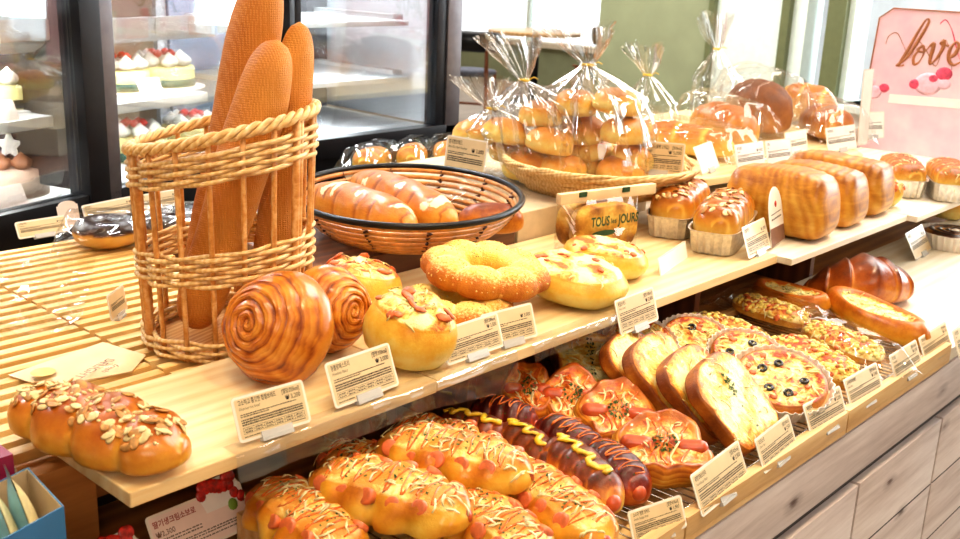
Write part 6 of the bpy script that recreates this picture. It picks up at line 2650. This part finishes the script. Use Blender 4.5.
# rounded tasting card
F, w, h = sign_frame((772, 248), (785, 238), (761, 212), ZB + .002, 12)
tc_ = thing('rounded_card', 'white and brown rounded card with a red dot beside the first loaf', 'card', F)
m = MB()
pts = [(0, 0), (w, 0), (w, h * .8)] + [(w / 2 + w / 2 * cos(a), h * .8 + w / 2 * sin(a)) for a in [pi * i / 12 for i in range(1, 12)]] + [(0, h * .8)]
m.prism(pts, -.001, 0)
m.build('card', M['card_white'], tc_, smooth=False)
m = MB()
m.prism([(.0005, .0005), (w - .0005, .0005), (w - .0005, h * .38), (.0005, h * .45)], 0, .0004)
m.build('brown_panel', M['ink_brown'], tc_, smooth=False)
m = MB()
m.ball((w / 2, h * .98, .001), (.006, .006, .001), 12, 4)
m.build('red_dot', M['strawberry'], tc_)
m = MB()
dashes(m, w * .15, w * .85, h * .75, .002, random.Random(1))
dashes(m, w * .15, w * .85, h * .62, .003, random.Random(2))
m.build('print', M['ink'], tc_, smooth=False)
# white scalloped card at the back left
F, w, h = sign_frame((61, 233), (82, 229), (59, 204), .932, 12, push=.03)
sc_ = thing('scalloped_card', 'plain pinkish white card with arched top at the back of the slats', 'card', F)
m = MB()
pts = [(0, 0), (w, 0), (w, h * .9)] + [(w / 2 + w * .42 * cos(a), h * .9 + h * .18 * sin(a)) for a in [pi * i / 10 for i in range(11)]] + [(0, h * .9)]
m.prism(pts, -.0015, 0)
m.build('card', M['card_pink'], sc_, smooth=False)

# ---- pink poster on the counter's far end
XP = 2.95
pA, pB = PX(876, 7, XP), PX(862, 95, XP)
pw, ph = .62, pA.z - ZB + .003
F = frame(V((XP, pA.y, ZB - .0025)), V((0, -1, 0)), V((.10, 0, .995)), V((-.995, 0, .10)))
po = thing('pink_poster', 'pink poster board with bronze script reading love at the right edge', 'poster', F)
m = MB()
cn = .035
m.prism([(0, 0), (pw, 0), (pw, ph), (cn, ph), (0, ph - cn * .8)], -.004, 0)
m.build('board', M['pink'], po, smooth=False)
m = MB()
edge = [(0, ph - cn * .8), (cn, ph), (pw, ph)]
m.tube([(0, 0, .001)] + [(x, y, .001) for x, y in edge], .002, 6)
m.build('edge_trim', M['bronze_ink'], po)


def onP(x, y):
    q = PPL(x, y, F.translation, F.col[2].to_3d())
    d = q - F.translation
    return d.dot(F.col[0].to_3d()), d.dot(F.col[1].to_3d())


def stroke(px, r, name, mat='bronze_ink', z=.0012):
    pts = [onP(*q) for q in px]
    # smooth the polyline
    out = []
    for i in range(len(pts) - 1):
        p0, p1, p2, p3 = pts[max(0, i - 1)], pts[i], pts[i + 1], pts[min(len(pts) - 1, i + 2)]
        for k in range(8):
            t = k / 8
            out.append(tuple(.5 * ((2 * p1[d]) + (-p0[d] + p2[d]) * t + (2 * p0[d] - 5 * p1[d] + 4 * p2[d] - p3[d]) * t * t + (-p0[d] + 3 * p1[d] - 3 * p2[d] + p3[d]) * t ** 3) for d in (0, 1)))
    out.append(pts[-1])
    n_ = len(out)
    m = MB()
    rr = [r * (.45 + .75 * abs(sin(pi * (i / n_) * 2.0 + .5))) for i in range(n_)]
    m.tube([(x, y, z) for x, y in out], rr, 6, flat=.1, upv=(0, 0, 1))
    m.build(name, M[mat], po)


stroke([(896, 66), (908, 56), (920, 38), (929, 22), (926, 20), (917, 34), (908, 50), (900, 63), (899, 66), (904, 65)], .0046, 'letter_l')
stroke([(919, 50), (914, 57), (914, 64), (919, 62), (924, 53), (923, 46), (918, 50), (924, 52), (930, 46)], .004, 'letter_o')
stroke([(930, 46), (934, 44), (931, 56), (930, 64), (937, 58), (943, 48), (944, 41), (941, 44), (949, 46)], .0052, 'letter_v')
stroke([(948, 58), (955, 54), (959, 46), (956, 42), (950, 50), (949, 60), (954, 65), (964, 60)], .0052, 'letter_e')
stroke([(886, 44), (889, 36), (897, 33), (903, 44), (910, 58), (918, 42), (926, 50), (936, 66), (946, 40), (952, 70)], .0012, 'thin_flourish', 'bronze_ink', .0006)
stroke([(940, 24), (946, 20), (952, 30), (956, 46), (960, 60)], .0016, 'thin_flourish', 'pink_red', .0006)
for (x, y, r_, mt, nm_) in ((928, 84, .05, 'pink_soft', 'printed_cake'), (915, 84, .022, 'pink_red', 'printed_berry'), (932, 80, .026, 'pink_red', 'printed_berry'), (944, 74, .03, 'pink_red', 'printed_berry'), (944, 84, .024, 'pink_soft', 'printed_berry'), (874, 92, .03, 'pink_soft', 'printed_flower'), (884, 88, .02, 'pink_red', 'printed_flower'), (872, 82, .016, 'pink_soft', 'printed_flower')):
    a, b = onP(x, y)
    m = MB()
    m.ball((a, b, 0), (r_ * .75, r_ * .62, .0011), 14, 4)
    m.build(nm_, M[mt], po)
m = MB()
a0, a1 = onP(890, 92), onP(960, 96)
m.prism([(a0[0], a0[1] - .03), (a1[0] + .1, a1[1] - .03), (a1[0] + .1, a1[1] - .005), (a0[0], a0[1] - .005)], .0002, .0006)
m.build('printed_cake_stand', M['card_white'], po, smooth=False)
# dark strip card with pictures leaning before the poster
F2, w, h = sign_frame((888, 130), (900, 128), (872, 106), ZB, 10, push=.25)
dk = thing('dark_picture_card', 'small dark card with round pictures leaning before the pink poster', 'card', F2)
m = MB()
m.prism([(-.012, h * .0), (w, 0), (w - .03, .10), (-.045, .10)], -.001, 0)
m.build('card', M['choc_swirl'], dk, smooth=False)
for i in range(3):
    m = MB()
    m.ball((.008 - .010 * i, .02 + .03 * i, .001), (.010, .010, .001), 12, 4)
    m.build('round_picture', M['pink_soft'], dk)
# ---------------------------------------------------------------- let touching goods rest against each other instead of sinking in
def settle(prefixes, cap=.014, rounds=26, step=.0016):
    bpy.context.view_layer.update()
    items = []
    for o in bpy.data.objects:
        if o.parent is None and any(o.name.split('.')[0] == p for p in prefixes):
            ms = [o] if o.type == 'MESH' else [c for c in kids(o) if c.name.split('.')[0] in ('bread', 'pastry', 'paper_cup', 'foil_pan', 'sausage_end')]
            vs, fs = [], []
            for m in ms:
                b = len(vs)
                mw = m.matrix_world
                vs += [mw @ v.co for v in m.data.vertices]
                fs += [tuple(b + i for i in p.vertices) for p in m.data.polygons]
            if not vs:
                continue
            lo = V([min(v[i] for v in vs) for i in range(3)])
            hi = V([max(v[i] for v in vs) for i in range(3)])
            items.append([o, vs, fs, lo, hi, V((0, 0, 0)), BVHTree.FromPolygons(vs, fs), True])
    for r in range(rounds):
        moved = {}
        for i in range(len(items)):
            for j in range(i + 1, len(items)):
                A, B = items[i], items[j]
                if any(A[3][k] + A[5][k] > B[4][k] + B[5][k] or B[3][k] + B[5][k] > A[4][k] + A[5][k] for k in range(3)):
                    continue
                for q in (A, B):
                    if not q[7]:
                        q[6] = BVHTree.FromPolygons([v + q[5] for v in q[1]], q[2])
                        q[7] = True
                ov = A[6].overlap(B[6])
                if not ov:
                    continue
                pts = [sum((A[1][k] for k in A[2][f]), V()) / len(A[2][f]) for f, _ in ov[:200]]
                pc = sum(pts, V()) / len(pts) + A[5]
                ca, cb = (A[3] + A[4]) / 2 + A[5], (B[3] + B[4]) / 2 + B[5]
                d = ((pc - ca).normalized() - (pc - cb).normalized())
                d.z *= 1.2
                if d.length < 1e-5:
                    continue
                d.normalize()
                moved[i] = moved.get(i, V()) - d * step
                moved[j] = moved.get(j, V()) + d * step
        if not moved:
            break
        for i, d in moved.items():
            q = items[i]
            n_ = q[5] + d
            n_.z = max(0, n_.z)
            if n_.length > cap:
                n_ *= cap / n_.length
            if (n_ - q[5]).length > 1e-5:
                q[5] = n_
                q[7] = False
    for q in items:
        q[0].location = q[0].location + q[5]


settle(('sausage_cheese_bread', 'glazed_sausage_roll', 'sausage_pastry'), .014, 40)
settle(('olive_pizza_bread', 'corn_cheese_bread'), .012, 30)
settle(('cheese_boat_bread', 'croissant'), .02, 30)
settle(('glossy_bun',), .02, 40)
settle(('crumb_ring_bread', 'ham_round_bread', 'cheese_topped_bun', 'swirl_pastry', 'foil_pan_bread', 'laminated_loaf'), .015, 30)
settle(('flat_yellow_bread', 'braided_loaf', 'dark_oval_loaf', 'glossy_dark_loaf'), .02, 30)
settle(('iced_sliced_loaf',), .012, 20)
# ---------------------------------------------------------------- light
wd = bpy.data.worlds.new('world')
SC.world = wd
wd.use_nodes = True
bgn = wd.node_tree.nodes['Background']
sky = wd.node_tree.nodes.new('ShaderNodeTexSky')
sky.sky_type = 'HOSEK_WILKIE'
sky.turbidity = 5
sky.ground_albedo = .6
sky.sun_direction = V((.3, -.5, .8)).normalized()
mixn = wd.node_tree.nodes.new('ShaderNodeMix')
mixn.data_type = 'RGBA'
mixn.inputs[0].default_value = .75
mixn.inputs[7].default_value = (1, 1, 1, 1)
wd.node_tree.links.new(sky.outputs[0], mixn.inputs[6])
wd.node_tree.links.new(mixn.outputs[2], bgn.inputs[0])
bgn.inputs[1].default_value = 4.0


def lamp(name, typ, loc, target, power, col, size=.1, sy=None, angle=60, blend=.6):
    ld = bpy.data.lights.new(name, typ)
    ld.energy = power
    ld.color = col
    o = bpy.data.objects.new(name, ld)
    COL.objects.link(o)
    o.location = loc
    d = V(target) - V(loc)
    o.rotation_euler = d.to_track_quat('-Z', 'Y').to_euler()
    if typ == 'AREA':
        ld.size = size
        if sy:
            ld.shape = 'RECTANGLE'
            ld.size_y = sy
    if typ == 'SPOT':
        ld.shadow_soft_size = size
        ld.spot_size = radians(angle)
        ld.spot_blend = blend
    return o


LK = .50
WARM = (1.0, .79, .53)
for i, (x, y, tx, ty, pw_, a) in enumerate(((.1, .2, .55, .95, 120, 46), (.75, .1, .85, .85, 150, 46), (1.35, .1, 1.3, .75, 150, 46), (2.0, .2, 1.9, .85, 150, 46), (.45, 1.2, .55, 1.3, 70, 50), (1.4, 1.3, 1.4, 1.2, 90, 50))):
    lamp('track_spot', 'SPOT', (x, y, 2.7), (tx, ty, .9), pw_ * LK, WARM, .06, angle=a)
lamp('overhead_fill', 'AREA', (.6, -.9, 2.85), (.8, .6, .9), 14, (1.0, .86, .68), 2.2, .8)  # soft overhead fill, added without a visible fixture
lamp('overhead_fill', 'AREA', (3.0, .8, 2.85), (2.9, .9, .9), 85, (1.0, .95, .88), 1.6, 1.2)  # second unseen fill, lifts the right end of the counter
lamp('cafe_panel', 'AREA', (7.5, 6.8, 2.85), (7.5, 6.8, 0), 160, (1.0, .97, .92), 3, 3)
# daylight through the street window
lamp('window_daylight', 'AREA', (4.95, .4, 1.75), (2.2, .9, .95), 170, (.95, .98, 1.0), 2.6, 1.6)
lamp('added_fill_panel', 'AREA', (-1.0, -1.6, 2.6), (.9, .6, .6), 42, (1.0, .9, .78), 1.6, 1.0)  # fill added behind the camera to brighten the counter front
lamp('added_fill_panel', 'AREA', (3.0, 3.2, 2.8), (4.6, 2.6, 1.1), 170, (1.0, .97, .9), 1.4, 1.0)  # fill added to brighten the olive pier and mint panel
sun = lamp('facade_fill_sun', 'SUN', (9, -4, 12), (14, 2, 2), 9.0, (1.0, .98, .95))  # added sun, aimed to brighten the facade and cladding outside
sun.data.angle = .02
# strip lights inside the showcases
for zz, yy, pw_ in ((zs2 - .035, .14, 4.5), (zs1 - .035, .16, 4)):
    p = FL @ V((-.45, yy, zz))
    lamp('shelf_strip', 'AREA', p, p + V((0, .05, -1)), pw_, (.98, .99, 1.0), .5, .03)
for zz, pw_ in ((zb - .03, 4), (zA - .03, 4)):
    p = FL @ V((u0 - .22, .14, zz))
    lamp('shelf_strip', 'AREA', p, p + V((0, .05, -1)), pw_, (.98, .97, .94), .35, .03)
for zz, pw_ in ((z1 - .03, 4), (z2 - .03, 4)):
    p = V((QC.x + .2, QC.y + .14, zz))
    lamp('shelf_strip', 'AREA', p, p + V((0, .05, -1)), pw_, (.92, .96, 1.0), .3, .03)
p = FL @ V((-.8, .12, T_ - .05))
lamp('showcase_strip', 'AREA', p, p + V((0, .12, -1)), 70, (.96, .98, 1.0), 1.5, .08)
o = bpy.data.objects['showcase_strip']
p = V((QC.x + .25, QC.y + .12, T_ - .05))
lamp('showcase_strip', 'AREA', p, p + V((0, .12, -1)), 30, (.92, .96, 1.0), .4, .08)

SC.view_settings.view_transform = 'Standard'
SC.view_settings.look = 'Medium High Contrast'
SC.view_settings.exposure = -0.78
SC.cycles.transparent_max_bounces = 32
SC.cycles.max_bounces = 8
SC.cycles.sample_clamp_indirect = 6
